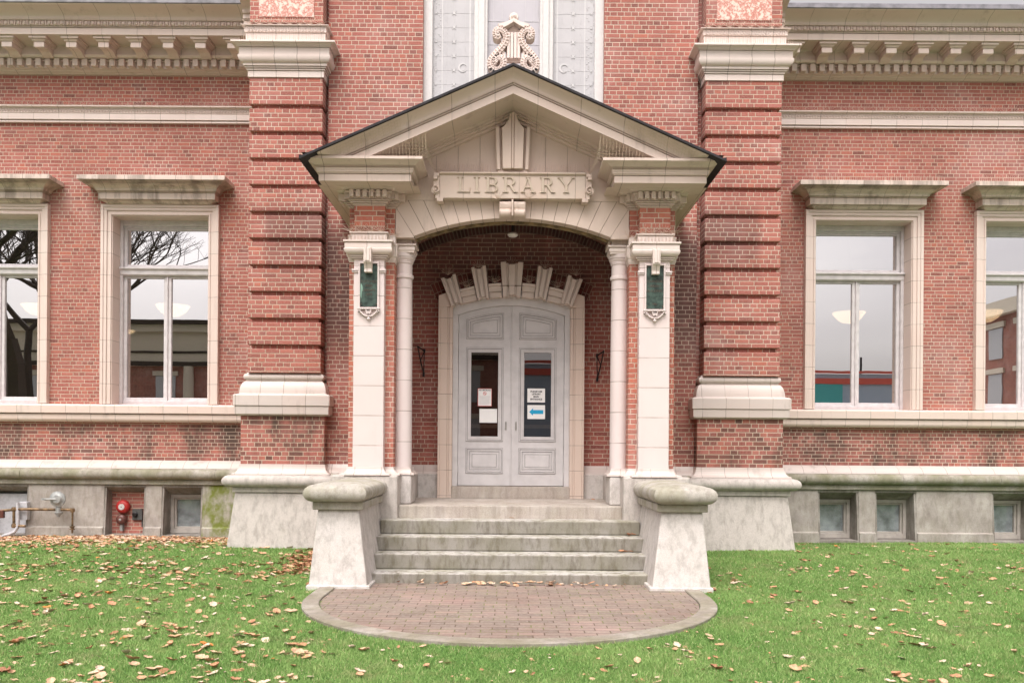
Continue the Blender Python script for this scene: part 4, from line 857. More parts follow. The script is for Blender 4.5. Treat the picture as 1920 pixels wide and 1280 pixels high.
# raking cornice
XT = 2.528
rk = [(PF, 5.814-.0), (10.86, 5.77), (10.86, 5.745), (10.90, 5.74), (10.90, 5.70), (10.94, 5.695), (10.94, 5.66)]
for sd in (-1, 1):
    # outline (y, height over the rake base line) swept along the slope
    o_ = [(10.33, 5.814), (10.33, 5.912), (10.36, 5.912), (10.36, 5.922), (10.318, 5.924), (10.318, 5.933), (10.35, 5.934), (10.35, 5.943), (10.305, 5.944), (10.305, 5.953)]+[(10.30-.10*(t/8)**1.7, 5.956+.115*(t/8)**.75) for t in range(9)]+[(10.19, 6.076), (TY+.2, 6.078), (TY+.2, 5.70), (TY-.005, 5.70), (TY-.035, 5.712), (TY-.035, 5.742), (TY-.07, 5.75), (TY-.07, 5.775), (TY-.10, 5.782), (TY-.10, 5.80), (TY-.15, 5.805), (TY-.16, 5.8145)]
    n = len(o_); m = MB(sd)
    NS = 6; vs = []; fs = []
    for k in range(NS+1):
        for (y, z) in o_:
            xe = XT-.004
            x = xe*k/NS; zz = z-x*.444
            vs.append((x, y, zz))
    # stop the sweep on top of the entablature: squash what would hang below it
    vs = [(x, y, max(z, 5.0315) if x > 1.09 and y < TY else z) for x, y, z in vs]
    m = MB(sd); seg_ = [0, .02]
    xsn = list(np.linspace(0, 1.6, 5))+list(np.linspace(1.6, XT-.004, 16))[1:]
    vs = []
    for x in xsn:
        for (y, z) in o_: 
            zz = z-x*.444; vs.append((x, y, max(zz, 5.0375)))
    for k in range(len(xsn)-1):
        for i in range(n): a = k*n+i; b = k*n+(i+1) % n; fs.append((a, b, b+n, a+n))
    fs += [tuple(range(n)), tuple(range(len(vs)-1, len(vs)-1-n, -1))]
    m.add(vs, fs); rkc = m.build('raking_cornice', 'terra_rake', B)
    # metal roof edge
    rf = MB(sd)
    pr = [(10.15, 6.0785), (10.15, 6.096), (10.165, 6.102), (10.165, 6.113), (CW-.002, 6.113), (CW-.002, 6.0785)]
    n2 = len(pr); vs = []
    for x in (0, XT+.02): vs += [(x, y, z-x*.444) for y, z in pr]
    rf.add(vs, [(i, (i+1) % n2, n2+(i+1) % n2, n2+i) for i in range(n2)]+[tuple(range(n2)), tuple(range(2*n2-1, n2-1, -1))])
    rf.box(XT-.01, XT+.02, 10.16, CW-.002, 4.98, 5.0)
    rf.build('porch_roof', 'roof', B)
    mr = MB(sd); mr.poly([(0, 6.077), (XT-.03, 6.077-(XT-.03)*.444), (XT-.03, 5.035), (Xt-.2, 5.035), (0, 5.70)], TY+.21, CW-.01).build('roof_core', 'terra_rake', B) if False else None
# joints across the rake (thin proud fillets of mortar)
# ------------------------------------------------------------------ name board with raised letters
YB_ = 10.81; bz0, bz1 = hz(372, YB_), hz(324, YB_); bxh = hx(137, YB_)
m = MB(); m.box(-bxh, bxh, YB_, TY, bz0, bz1-.035); m.prismx(-bxh, bxh, [(TY, bz1-.034), (YB_-.004, bz1-.034), (YB_-.004, bz1-.028), (YB_-.03, bz1-.02), (YB_-.03, bz1), (TY, bz1+.01)])
bo = m.build('name_board', terra('terracotta_board', .355, 0, .03, grime=.1, base=(.55, .475, .385), line=.004), B, bevel=.003); bo['label'] = 'cream board with raised serif letters above the porch arch'
m = MB()
for s_ in (-1, 1):
    m.k = s_
    x0 = bxh+.002
    m.box(x0, x0+.075, YB_-.015, TY, bz0+.06, bz1-.01); m.box(x0-.0, x0+.07, YB_-.04, YB_-.01, bz1-.06, bz1-.02); m.box(x0+.02, x0+.07, YB_-.055, YB_-.014, bz1-.10, bz1-.065)
    c = (x0+.045, bz0+.095)
    sp = [(c[0]+(.012+.040*t/14)*cos(-.45*t+1.2), c[1]+(.012+.040*t/14)*sin(-.45*t+1.2)) for t in range(15)]
    m.ribbon(sp, .016, YB_-.045, YB_-.014); m.lathe((c[0], YB_-.02, c[1]), [(.055, 0), (.055, .02)], 20, 'y'); m.lathe((c[0], YB_-.045, c[1]), [(.010, -.008), (.014, .0), (.014, .03)], 10, 'y')
    m.box(x0-.05, x0+.03, YB_-.015, TY, bz0-.045, bz0-.001); m.box(x0, x0+.05, YB_-.012, TY, bz0-.01, bz0+.059)
m.k = 1; m.build('scroll_end', 'terra_ped', bo, bevel=.003)
def letter(m, ch, x, z, h, w, y):
    st, th, sf = .17*h, .075*h, .055*h
    e = [0]
    def bx(a, b, c, d): e[0] += .0007; m.box(x+a, x+b, y-.016-e[0], y+.002, z+c, z+d)
    def quad(p): e[0] += .0007; m.poly([(x+a, z+b) for a, b in p], y-.016-e[0], y+.002)
    def serif(cx, zz, wd): bx(cx-wd/2, cx+wd/2, zz, zz+sf)
    def bowl(x0, z0, x1, z1):   # half ring from the stem
        n = 12; cz = (z0+z1)/2; ry = (z1-z0)/2; flat = (x1-x0)*.4
        o = [(x0, z1)]+[(x0+flat+(x1-x0-flat)*sin(pi*i/n), cz+ry*cos(pi*i/n)) for i in range(n+1)]+[(x0, z0)]
        n_ = [(x0, z1-th)]+[(x0+flat+(x1-x0-flat-st)*sin(pi*i/n), cz+(ry-th)*cos(pi*i/n)) for i in range(n+1)]+[(x0, z0+th)]
        e[0] += .0007
        for i in range(len(o)-1): m.poly([(x+a, z+b) for a, b in (o[i], o[i+1], n_[i+1], n_[i])], y-.016-e[0], y+.002)
    if ch in 'LIBR': bx(.12*h, .12*h+st, 0, h); serif(.205*h, 0, .40*h); serif(.205*h, h-sf, .40*h)
    if ch == 'L': bx(.28*h, w, 0, th); quad([(w-.02*h, th), (w, th), (w+.03*h, .27*h), (w-.01*h, .27*h)])
    if ch == 'B': bowl(.28*h, .47*h, w-.05*h, h); bowl(.28*h, 0, w, .53*h)
    if ch == 'R': bowl(.28*h, .44*h, w-.07*h, h); quad([(.42*h, .47*h), (.60*h, .47*h), (w+.01*h, 0), (w-.17*h, 0)]); serif(w-.03*h, 0, .26*h)
    if ch == 'A':
        cx = w/2; quad([(cx-.07*h, h), (cx+.07*h, h), (w-.04*h, 0), (w-.21*h, 0)]); quad([(cx-.06*h, h-.02*h), (cx+.01*h, h-.02*h), (.15*h, 0), (.075*h, 0)])
        bx(.24*h, w-.24*h, .30*h, .30*h+th); serif(.11*h, 0, .30*h); serif(w-.12*h, 0, .34*h); serif(cx, h-sf*.7, .26*h)
    if ch == 'Y':
        cx = w/2; bx(cx-st/2, cx+st/2, 0, .5*h); quad([(cx-st/2, .42*h), (cx+st*.3, .42*h), (.17*h, h), (0.0, h)]); quad([(cx-.02*h, .42*h), (cx+st/2, .48*h), (w-.05*h, h), (w-.13*h, h)])
        serif(cx, 0, .38*h); serif(.10*h, h-sf, .34*h); serif(w-.08*h, h-sf, .26*h)
m = MB(); h = hx(29, YB_); zb = hz(361.3, YB_)
M_['letter'] = plain('letter_terracotta', (.53, .44, .35), .5, var=.08)
for ch, x0, x1 in (('L', 857, 881), ('I', 888, 898), ('B', 909, 934), ('R', 942, 968), ('A', 977, 1003), ('R', 1012, 1038), ('Y', 1047, 1076)):
    c0, c1 = (x0-961, x1-961); m = MB(); letter(m, ch, hx(c0, YB_), zb, h, hx(c1-c0, YB_), YB_); m.build('raised_letter', 'letter', bo, bevel=.0015)
spikes('bird_spikes', [(v[0], v[1], v[2], 1, 0) for sg in (-1, 1) for v in line_pts(*sorted((sg*.27, sg*.93)), YB_+.04, bz1, .058)], 'row of upright needle spikes on top of the lettered board', SG, fan=2, ln=.11, parallel=True, rad=.0045)
spikes('bird_spikes', [(sg*(bxh+.04), YB_+.0, bz1, 1, 0) for sg in (-1, 1)]+[(sg*.2, YB_-.05, hz(375, 10.8), 1, 0) for sg in (-1, 1)]+[(sg*.17, 10.78, hz(229, 10.75), 1, 0) for sg in (-1, 1)], 'six fans of bird spikes round the lettered board and its keystones', SG, fan=8, ln=.13)
# big keystone between board and gable
m = MB(); kz0, kz1 = hz(318, 10.8), hz(232, 10.7)
for (u0, u1, yf, t0) in ((33, 25.5, 10.80, kz1), (25.5, 21, 10.83, kz1-.01), (21, 2.2, 10.76, kz1)):
    for s_ in (-1, 1):
        m.k = s_; f_ = .9
        if u1 > 2.3: m.poly([(hx(u1*f_, yf), kz0), (hx(u0*f_, yf), kz0), (hx(u0, yf), t0), (hx(u1, yf), t0)], yf, TY)
        else: m.poly([(.015, kz0), (hx(u0*f_, yf), kz0), (hx(u0, yf), kz1-.03), (hx(15, yf), kz1+.01), (hx(9, yf), kz1+.07), (hx(6, yf), hz(213, 10.76)), (.015, hz(212, 10.76))], yf, TY)
m.k = 1; m.box(-.013, .013, 10.74, TY, kz0, hz(211, 10.76)); m.loft(-.19, .19, 10.82, TY, [(0, kz0-.035), (.0, kz0-.002)])
ks = m.build('gable_keystone', 'terra_ped', B, bevel=.006)
bd_ = MB()
for sg in (-1, 1):
    for i in range(26): bd_.lathe((sg*hx(23, 10.8)*(.9+.1*i/25), 10.822, kz0+.01+(kz1-kz0-.03)*i/25), [(.003, -.008), (.009, 0), (.003, .008)], 6)
bd_.build('bead_moulding', 'terra_ped', ks)
# small scrolled key at the crown of the arch
m = MB(); z0, z1 = hz(406, 10.8), hz(375, 10.8)
for s_ in (-1, 1):
    m.k = s_
    m.prismx(.012, .165, [(TY, z0), (10.86, z0), (10.81, z0+.02), (10.79, z0+.06), (10.82, z0+.10), (10.80, z0+.14), (10.81, z1-.02), (10.86, z1), (TY, z1)])
    m.tube((.03, 10.835, z0+.055), (.155, 10.835, z0+.05), .052, .055, 14); m.tube((.05, 10.83, z1-.055), (.15, 10.83, z1-.05), .028, .034, 12)
m.k = 1; m.box(-.011, .011, 10.765, TY, z0+.0, z1); m.build('arch_key', 'terra_ped', ar, smooth=True, bevel=.004)
# ------------------------------------------------------------------ lyre ornament on the ridge
YL = 10.45; lz = lambda y: hz(y, YL); lx = lambda u: hx(u, YL)
m = MB()
def scroll(cx, cz, r0, r1, turns, a0, sgn): return [(cx+(r0+(r1-r0)*i/40)*cos(a0+sgn*turns*2*pi*i/40), cz+(r0+(r1-r0)*i/40)*sin(a0+sgn*turns*2*pi*i/40)) for i in range(41)]
fl = MB()
for s_ in (-1, 1):
    m.k = s_; fl.k = s_
    # S-shaped arm: upper scroll outward, lower scroll inward
    up = [(lx(u), lz(y)) for u, y in ((26, 66), (31, 68), (34, 64), (33, 58), (28, 55), (22, 56), (17, 61), (14, 69), (16, 79), (22, 88), (30, 97), (38, 106), (43, 114), (43, 122), (38, 130), (30, 132), (23, 128), (19, 120), (20, 112), (26, 107), (32, 109), (34, 115), (30, 119))]
    sm_p = []
    for i in range(len(up)-1):
        p0, p1, p2, p3 = up[max(0, i-1)], up[i], up[i+1], up[min(len(up)-1, i+2)]
        for k in range(4):
            t = k/4; sm_p.append(tuple(.5*((2*p1[j])+(-p0[j]+p2[j])*t+(2*p0[j]-5*p1[j]+4*p2[j]-p3[j])*t*t+(-p0[j]+3*p1[j]-3*p2[j]+p3[j])*t**3) for j in (0, 1)))
    m.ribbon(sm_p, .078, YL, YL+.14)
    fl.ribbon(sm_p, .010, YL-.014, YL+.01)
    off = []
    for i in range(0, len(sm_p)-1, 2):
        a, b = sm_p[i], sm_p[i+1]; dx, dz = b[0]-a[0], b[1]-a[1]; l = math.hypot(dx, dz) or 1
        fl.ribbon([(a[0]-dz/l*.036, a[1]+dx/l*.036), (a[0]+dz/l*.036, a[1]-dx/l*.036)], .008, YL-.012, YL+.005)
    m.ribbon([(lx(u), lz(y)) for u, y in ((17, 110), (19, 98), (22, 88))], .03, YL+.02, YL+.12)
    m.poly([(lx(0), lz(40)), (lx(10), lz(47)), (lx(27), lz(50)), (lx(30), lz(46)), (lx(12), lz(41.5)), (lx(0), lz(34))], YL-.01, YL+.12)
    m.ribbon([(lx(u), lz(y)) for u, y in ((1, 41), (12, 48), (20, 52))], .022, YL-.025, YL+.1)
    m.ribbon([(lx(u), lz(y)) for u, y in ((26, 50), (22, 54), (18, 60))], .03, YL+.01, YL+.12)
m.k = 1
m.poly([(lx(-14), lz(112)), (lx(14), lz(112)), (lx(16), lz(60)), (lx(12), lz(52)), (0, lz(44)), (lx(-12), lz(52)), (lx(-16), lz(60))], YL+.07, YL+.11)
for u in (-9.5, -3.2, 3.2, 9.5): m.box(lx(u-2.5), lx(u+2.5), YL+.01, YL+.072, lz(108), lz(60))
m.lathe((0, YL+.02, lz(30)), [(lx(8), 0), (lx(8.6), .02), (lx(8.6), .07), (lx(7.5), .09)], 20, 'y'); m.lathe((0, YL-.01, lz(30)), [(.004, -.01), (.03, 0), (.034, .03)], 14, 'y')
m.poly([(lx(-46), lz(129)), (lx(46), lz(129)), (lx(40), lz(140)), (lx(-40), lz(140))], YL+.0, YL+.16)
ly = m.build('lyre_ornament', terra('terracotta_lyre', 0, 0, grime=.1, base=(.68, .61, .54)), B, bevel=.003); fl.k = 1
fl.build('scroll_ribs', ly.data.materials[0], ly); ly['label'] = 'cream lyre shaped finial with scrolls on the porch ridge'
# ------------------------------------------------------------------ bronze plaques
for sd in (-1, 1):
    px0, px1 = hx(239, PF), hx(296.5, PF); cx = sd*(px0+px1)/2; fx = hx(17, PF); z0, z1 = hz(577, PF), hz(495.5, PF)
    SN = 'left' if sd < 0 else 'right'
    e = empty('bronze_plaque', f'green bronze plaque {"streaked pale at its left edge, " if sd < 0 else "evenly green, "}set in the cream {SN} porch pier', 'plaque', 'bronze plaques on the porch piers')
    MB().box(cx-fx, cx+fx, PF-.014, PF+.003, z0, z1).build('plate', 'bronze', e, bevel=.002)
    b = MB()
    for a_, b_ in ((-1, -1), (1, -1), (-1, 1), (1, 1)): b.lathe((cx+a_*(fx-.018), PF-.02, (z0+z1)/2+b_*((z1-z0)/2-.03)), [(.004, -.004), (.009, 0), (.009, .008)], 8, 'y')
    b.build('bolt', 'bronze_hi', e)
    if sd < 0: rows = [('FLETCHER', .044, .43), ('FREE', .044, .53), ('LIBRARY', .044, .63), ('1873', .044, .73)]
    else: rows = [('CARNEGIE', .042, .38), ('LIBRARY', .042, .49), ('BUILDING', .042, .60), ('1901', .036, .90)]
    t = MB()
    for tx, sz, fr_ in rows:
        q = text_mb(tx, sz, cx, PF-.0155, z1-(z1-z0)*fr_-.01, .002); t.add(q.v, q.f)
    t.build('lettering', 'bronze_hi', e)
    if sd < 0: MB().poly([(cx-fx+.004, z0+.14), (cx-fx+.02, z0+.10), (cx-fx+.03, z0+.2), (cx-fx+.045, z0+.19), (cx-fx+.03, z0+.27), (cx-fx+.012, z0+.30)], PF-.0155, PF-.01).build('verdigris_stain', 'bronze_lo', e)
# ------------------------------------------------------------------ paper signs on the door glass
def card(name, label, x0, x1, y0, y1, cat='sign'):
    e = empty(name, label, cat, 'paper notices on the door glass'); Y = YD+.012
    X0, X1, Z0, Z1 = PX(x0, y0, Y), PX(x1, y0, Y), PZ(x0, y1, Y), PZ(x0, y0, Y)
    MB().box(X0, X1, Y, Y+.003, Z0, Z1).build('sheet', 'paper', e); return e, X0, X1, Z0, Z1, Y
e, a, b, c, d, Y = card('paper_sign', 'white notice with a red border and no smoking symbol on the left door', 896, 922, 728, 761)
bw_ = .006; MB().box(a, b, Y-.001, Y, d-bw_, d).box(a, b, Y-.001, Y, c, c+bw_).box(a, a+bw_, Y-.001, Y, c+bw_, d-bw_).box(b-bw_, b, Y-.001, Y, c+bw_, d-bw_).build('red_border', 'redink', e)
text_mb('NO SMOKING', .028, (a+b)/2, Y-.001, d-.034, .0005, bold=.0006).build('heading', 'ink', e)
m = MB(); cx, cz = (a+b)/2, d-.072; m.ribbon([(cx+.023*cos(t), cz+.023*sin(t)) for t in np.linspace(0, 2*pi, 25)], .006, Y-.0015, Y); m.ribbon([(cx-.016, cz+.016), (cx+.016, cz-.016)], .006, Y-.002, Y); m.build('no_smoking_symbol', 'redink', e)
m = MB(); m.box(cx-.014, cx+.012, Y-.0008, Y, cz-.003, cz+.003)
m.build('cigarette', 'ink', e)
m = MB()
for i in range(11): m.box(a+.022, b-.022-random.uniform(0, .02), Y-.001, Y, d-.115-i*.0125, d-.1125-i*.0125)
m.build('small_print', 'greyink', e)
e, a, b, c, d, Y = card('blank_board', 'blank white card screwed at its corners below the red bordered notice', 899, 932, 766, 792)
m = MB()
for x in (a+.02, b-.02):
    for z in (c+.02, d-.02): m.lathe((x, Y-.001, z), [(.004, -.001), (.004, .001)], 8, 'y')
m.build('screw', 'greyink', e)
e, a, b, c, d, Y = card('paper_sign', 'white paper sign asking visitors to use the main entrance on the right door', 989, 1022, 728, 754)
for i, tx in enumerate(('PLEASE USE', 'LIBRARY', 'MAIN', 'ENTRANCE')):
    text_mb(tx, .034, (a+b)/2, Y-.001, d-.056-i*.038, .0005, bold=.0012).build('lettering', 'ink', e)
e, a, b, c, d, Y = card('paper_sign', 'white paper sign with a blue arrow pointing left on the right door', 989, 1022, 759, 785)
w_ = b-a; cz = (c+d)/2; MB().poly([(a+w_*.1, cz), (a+w_*.32, cz+.058), (a+w_*.32, cz+.03), (b-w_*.1, cz+.03), (b-w_*.1, cz-.028), (a+w_*.32, cz-.028), (a+w_*.32, cz-.055)], Y-.001, Y).build('arrow', 'cyan', e)
# ------------------------------------------------------------------ porch light, wall hooks
e = empty('ceiling_light', 'small round white light under the porch vault', 'light'); cl = (PX(961.5, 437, 11.75), 11.75, PZ(961.5, 440, 11.75))
MB().tube((cl[0], cl[1], cl[2]+.02), (cl[0], cl[1], 4.9), .02).build('stem', 'iron', e); MB().lathe(cl, [(.02, -.035), (.055, -.028), (.075, -.005), (.07, .01), (.03, .03)], 20).build('shade', 'fixture', e, smooth=True)
for (x, y, k, nm) in ((785.5, 652, 1, 'left'), (1129.5, 661, -1, 'right')):
    x0 = PX(x, y, CW); zt_ = PZ(x, y, CW); e = empty('wall_hook', f'black iron bracket on the brick wall {nm} of the door', 'bracket', 'iron brackets beside the door')
    A, Bp, Cp, D = (x0, CW-.16, zt_), (x0+k*.085, CW-.02, zt_-.05), (x0+k*.075, CW-.02, zt_-.38), (x0+k*.035, CW-.11, zt_-.20)
    MB().tube(A, Bp, .010).tube(A, D, .009).tube(D, Cp, .010).tube(D, Bp, .007).tube(Bp, Cp, .006).build('arm', 'iron', e)
    MB().box(Cp[0]-.015, Cp[0]+.015, CW-.03, CW, Cp[2]-.05, Cp[2]+.02).box(Bp[0]-.012, Bp[0]+.012, CW-.03, CW, Bp[2]-.02, Bp[2]+.03).build('wall_plate', 'iron', e); MB().lathe(A, [(.004, -.016), (.014, 0), (.004, .016)], 8).build('knob', 'iron', e)
# ------------------------------------------------------------------ bird netting
def net(sd, label):
    m = MB(sd); y0 = 10.31
    def zr(x): return 5.80-x*.444
    c = .05; i = 0
    x = 1.05
    while x < 1.62:
        zt_ = zr(x)+.02; m.tube((x, 10.34, 5.04), (x+.01, 10.34, max(5.05, zt_)), .0022, n=3); x += c*.8
    z = 5.06
    while z < 5.36:
        xe = (5.80-z)/.444; m.tube((1.05, 10.34, z), (min(xe, 1.9), 10.34, z-.006), .0022, n=3); z += c*.8
    # net stretched over the cyma of the rake
    for k in range(34):
        x = 1.35+k*.036; a_ = 6.05-x*.444
        if x > 2.5: break
        zb = max(5.045, 5.955-x*.444-.0)
        if a_ > zb+.01: m.tube((x, 10.19, a_), (x+random.uniform(-.015, .015), 10.285, zb), .0022, n=3)
    for j in range(4):
        p = None
        for k in range(30):
            x = 1.35+k*.04; z_ = 6.04-x*.444-.03*j+(.008 if k % 2 else -.008); yy = 10.205+.02*j
            if z_ < 5.045: break
            q = (x, yy-.008, z_)
            if p: m.tube(p, q, .0022, n=3)
            p = q
    # side piece down to the arch
    for k in range(6): m.tube((1.05-.01*k, 10.36+.09*k, 5.04), (1.07, 10.36+.09*k, 5.32), .0022, n=3)
    return tag(m.build('bird_net', 'net'), label, 'netting', 'bird nets on the gable')
net(-1, 'pale bird netting over the left corner of the gable'); net(1, 'pale bird netting over the right corner of the gable')
# ------------------------------------------------------------------ fire bells, box, gas piping
yb_ = WW+.02
def bell(x, y, r, mat, label, extra=False):
    e = empty('alarm_bell', label, 'bell', 'round alarm bells in the recess'); X, Z = PX(x, y, yb_-.1), PZ(x, y, yb_-.1); R = hx(r, yb_-.1)
    MB().lathe((X, yb_-.1, Z), [(R*.25, -.028), (R*.62, -.024), (R*.9, -.005), (R, .03), (R*.98, .06), (R*.5, .065)], 28, 'y').build('gong', mat, e, smooth=True)
    MB().lathe((X, yb_-.132, Z), [(R*.05, -.004), (R*(.22 if extra else .44), -.002), (R*(.22 if extra else .44), .004)], 24, 'y').build('gong_centre', 'bell_white', e); MB().lathe((X, yb_-.14, Z), [(.004, -.006), (.009, 0), (.009, .008)], 10, 'y').build('nut', 'iron', e)
    MB().tube((X, yb_, Z), (X, yb_-.06, Z), R*.5, n=14).build('backbox', 'box', e)
    if extra: MB().box(X-.02, X+.02, yb_-.08, yb_, Z-R-.11, Z-R+.01).build('striker', 'regulator', e)
bell(229, 949.5, 13, 'red', 'red alarm bell with white centre in the bricked recess'); bell(226.5, 973.5, 10, 'brown', 'small brown alarm bell below the red one', True)
e = empty('key_box', 'dark square box with round lock beside the red bell', 'box'); X, Z = PX(257, 964, yb_-.05), PZ(257, 964, yb_-.05)
MB().box(X-.09, X+.09, yb_-.05, yb_, Z-.1, Z+.1).build('case', 'box', e, bevel=.006); MB().lathe((X-.03, yb_-.09, Z), [(.03, 0), (.045, .01), (.045, .05)], 14, 'y').build('lock', 'iron', e); MB().box(X+.07, X+.085, yb_-.03, yb_, Z-.22, Z-.10).build('conduit', 'box', e)
yp = WW-.42
def P3(x, y, Y=yp): return (PX(x, y, Y), Y, PZ(x, y, Y))
e = empty('gas_pipe', 'rusty brass coloured gas pipe with valve running across the granite base', 'pipe')
m = MB(); segs = [((2, 957), (26, 955)), ((26, 954), (136, 955)), ((136, 957), (135.5, 999)), ((26, 954), (26, 985)), ((26, 985), (47, 986))]
for (a, b) in segs: m.tube(P3(*a), P3(*b), .024 if a[0] != 136 else .017, n=12)
for p in ((26, 954), (136, 956), (26, 985)): m.lathe(P3(*p), [(.005, -.04), (.034, -.034), (.042, 0), (.034, .034), (.005, .04)], 12)
m.lathe(P3(135.5, 989), [(.02, -.035), (.045, -.03), (.045, -.012), (.025, -.005), (.025, .005), (.045, .012), (.045, .03), (.02, .035)], 10)
m.build('pipe', 'pipe', e, smooth=True)
q = P3(110, 955); MB().lathe((q[0], q[1], q[2]-.10), [(.01, -.03), (.03, -.02), (.03, .0), (.065, .04), (.065, .055), (.05, .06), (.05, .14), (.03, .16)], 14).build('regulator_body', 'regulator', e, smooth=True)
q = P3(109, 935, yp-.02); MB().lathe((q[0], q[1]-.02, q[2]), [(.03, -.05), (.07, -.045), (.09, -.02), (.135, -.01), (.135, .012), (.09, .03), (.05, .05)], 26, 'y').tube((q[0], q[1]-.06, q[2]), (q[0]-.2, q[1]-.08, q[2]+.0), .018).box(q[0]-.24, q[0]-.19, q[1]-.1, q[1]-.06, q[2]-.018, q[2]+.018).build('regulator', 'regulator', e, smooth=True)
for i in range(12): pass
q = P3(5, 962); MB().box(q[0]-.04, q[0]+.03, q[1]-.04, q[1]+.03, q[2]-.08, q[2]+.06).build('valve', 'brown', e, bevel=.01)
e = empty('meter_box', 'pale grey electric box with conduit at the far left of the base', 'box'); a = P3(38, 940, WW-.34); b = P3(52, 974, WW-.34)
MB().box(a[0], b[0], WW-.36, WW-.26, b[2], a[2]).build('case', 'greybox', e, bevel=.006); 
m = MB(); pts = [P3(33, 942), P3(34, 975), P3(33, 988), P3(28, 996), P3(18, 1001), P3(8, 1003), P3(-6, 1013)]
for a, b in zip(pts[:-1], pts[1:]): m.tube(a, b, .028, n=10)
m.build('conduit', 'greybox', e, smooth=True)
# ------------------------------------------------------------------ pendant lamps inside the wings
for (x, y, wd, nm, Y) in ((324, 579, 31, 'inner left', 17.6), (70, 578, 28, 'outer left', 17.6), (1592, 592, 30, 'inner right', 17.6), (1848, 590, 30, 'outer right', 17.6), (243, 625, 10, 'far left', 20.0)):
    X, Z = PX(x, y, Y), PZ(x, y-6, Y); R = hx(wd, Y)
    e = empty('pendant_lamp', f'lit white bowl lamp seen through the {nm} window' if nm != 'far left' else 'small far bowl lamp seen at the edge of the inner left window', 'lamp', 'lit bowl lamps inside the wings')
    MB().lathe((X, Y, Z), [(R*.1, -R*.68), (R*.4, -R*.62), (R*.7, -R*.42), (R*.9, -R*.15), (R, 0)], 28).build('bowl', 'bowl', e, smooth=True)
    if nm != 'far left':
        pl_ = bpy.data.lights.new('lamp_light', 'POINT'); pl_.energy = 90; pl_.color = (1, .80, .58); pl_.shadow_soft_size = .01; lo_ = bpy.data.objects.new('lamp_light', pl_); COL.objects.link(lo_); lo_.location = (X, Y, Z+.06); lo_.parent = e
    MB().tube((X, Y, Z), (X, Y, 6.1), .012).tube((X-R*.9, Y, Z), (X, Y, Z+.5), .006).tube((X+R*.9, Y, Z), (X, Y, Z+.5), .006).build('stem', 'iron', e)
# ------------------------------------------------------------------ street behind the viewer, seen only mirrored in the glass
e = empty('storefront', 'low blue store with red stripes, mirrored in the right hand windows', 'building')
YS = -29
MB().box(.8, 27.5, YS-12, YS, 0, 6.9).build('wall', 'blue', e); MB().box(.7, 27.6, YS, YS+.2, 6.95, 7.12).box(.7, 27.6, YS, YS+.15, 6.2, 6.6).build('red_stripe', 'storered', e); MB().box(8, 23.3, YS, YS+.1, 0, 6.19).build('shop_window', 'teal', e)
MB().tube((25, YS-1, 7), (25, YS-1, 8.2), .08).build('vent', 'iron', e)
e = empty('brick_block', 'tall brick block with white window heads, mirrored in the far right window', 'building'); MB().box(37, 60, -36, -12, 0, 11.8).build('wall', 'brick_far', e); MB().box(36.4, 60, -36.6, -11.4, 11.8, 12.8).build('cornice', 'pale', e)
for i in range(6):
    for j in range(3):
        w_ = MB().box(36.93, 37, -35+i*3.6, -33.2+i*3.6, 1.6+j*3.5, 3.9+j*3.5).build('window', 'greybox', e); MB().box(36.85, 37, -35.3+i*3.6, -32.9+i*3.6, 3.95+j*3.5, 4.35+j*3.5).build('window_head', 'pale', w_)
e = empty('columned_hall', 'pale stone and brick hall, mirrored in the inner left window', 'building'); MB().box(-40, .3, -44, -30, 0, 7.2).build('wall', 'brick_far', e); MB().box(-40.5, .3, -44, -29.3, 9.6, 10.4).box(-40.2, .3, -44, -29.7, 7.2, 9.6).build('entablature', 'pale', e)
for i in range(9):
    for j in range(2):
        w_ = MB().box(-38.6+i*4.4, -37.2+i*4.4, -30, -29.94, 1.2+j*3.3, 3.4+j*3.1).build('window', 'greybox', e); MB().box(-38.8+i*4.4, -37.0+i*4.4, -30, -29.86, 3.42+j*3.1, 3.75+j*3.1).build('window_head', 'pale', w_)
MB().box(-40.3, .3, -29.7, -29.55, 7.2, 7.5).box(-40.3, .3, -29.7, -29.6, 8.1, 8.25).box(-40.6, .3, -29.3, -29.0, 10.1, 10.4).build('cornice_line', 'room_floor', e)
m = MB()
for x in (-23, -20.5, -18, -15.5): m.lathe((x, -29.8, 0), [(.45, 0), (.4, .5), (.36, 7.2)], 14)
m.build('columns', 'pale', e, smooth=True)
def bare_tree(name, x, y, h, r, label, seed):
    rn = random.Random(seed); m = MB()
    def grow(p, d, L, r, lv):
        if lv == 0 or r < .004: return
        n = 3; q = p
        for i in range(n):
            d2 = (d+Vector((rn.uniform(-.16, .16), rn.uniform(-.16, .16), rn.uniform(-.04, .12)))).normalized(); q2 = q+d2*L/n
            m.tube(q, q2, r*(1-.22*i/n), r*(1-.22*(i+1)/n), 6 if lv > 3 else 3); q = q2; d = d2
            if lv < 7 and rn.random() < .55: 
                s = (d+Vector((rn.uniform(-1, 1), rn.uniform(-1, 1), rn.uniform(-.1, .7)))).normalized(); grow(q, s, L*.62, r*.42, lv-2)
        for k in range(rn.choice((2, 2, 3))):
            s = (d+Vector((rn.uniform(-.95, .95), rn.uniform(-.95, .95), rn.uniform(-.2, .30)))).normalized(); grow(q, s, L*.76, r*.66, lv-1)
    e = empty(name, label, 'tree', 'bare trees mirrored in the left windows'); e.location = (x, y, 0)
    MB().tube((0, 0, -.2), (0, 0, h*.22), r*1.3, r, 12).build('trunk', 'bark', e); 
    grow(Vector((0, 0, h*.22)), Vector((.05, 0, 1)), h*.24, r*.95, 8); m.build('branches', 'bark', e)
bare_tree('bare_tree', -18.8, -1.4, 12, .42, 'thick bare tree mirrored in the outer left window', 3)
bare_tree('bare_tree', -23.0, -14, 16, .30, 'bare tree with fine branches mirrored in the inner left window', 5)
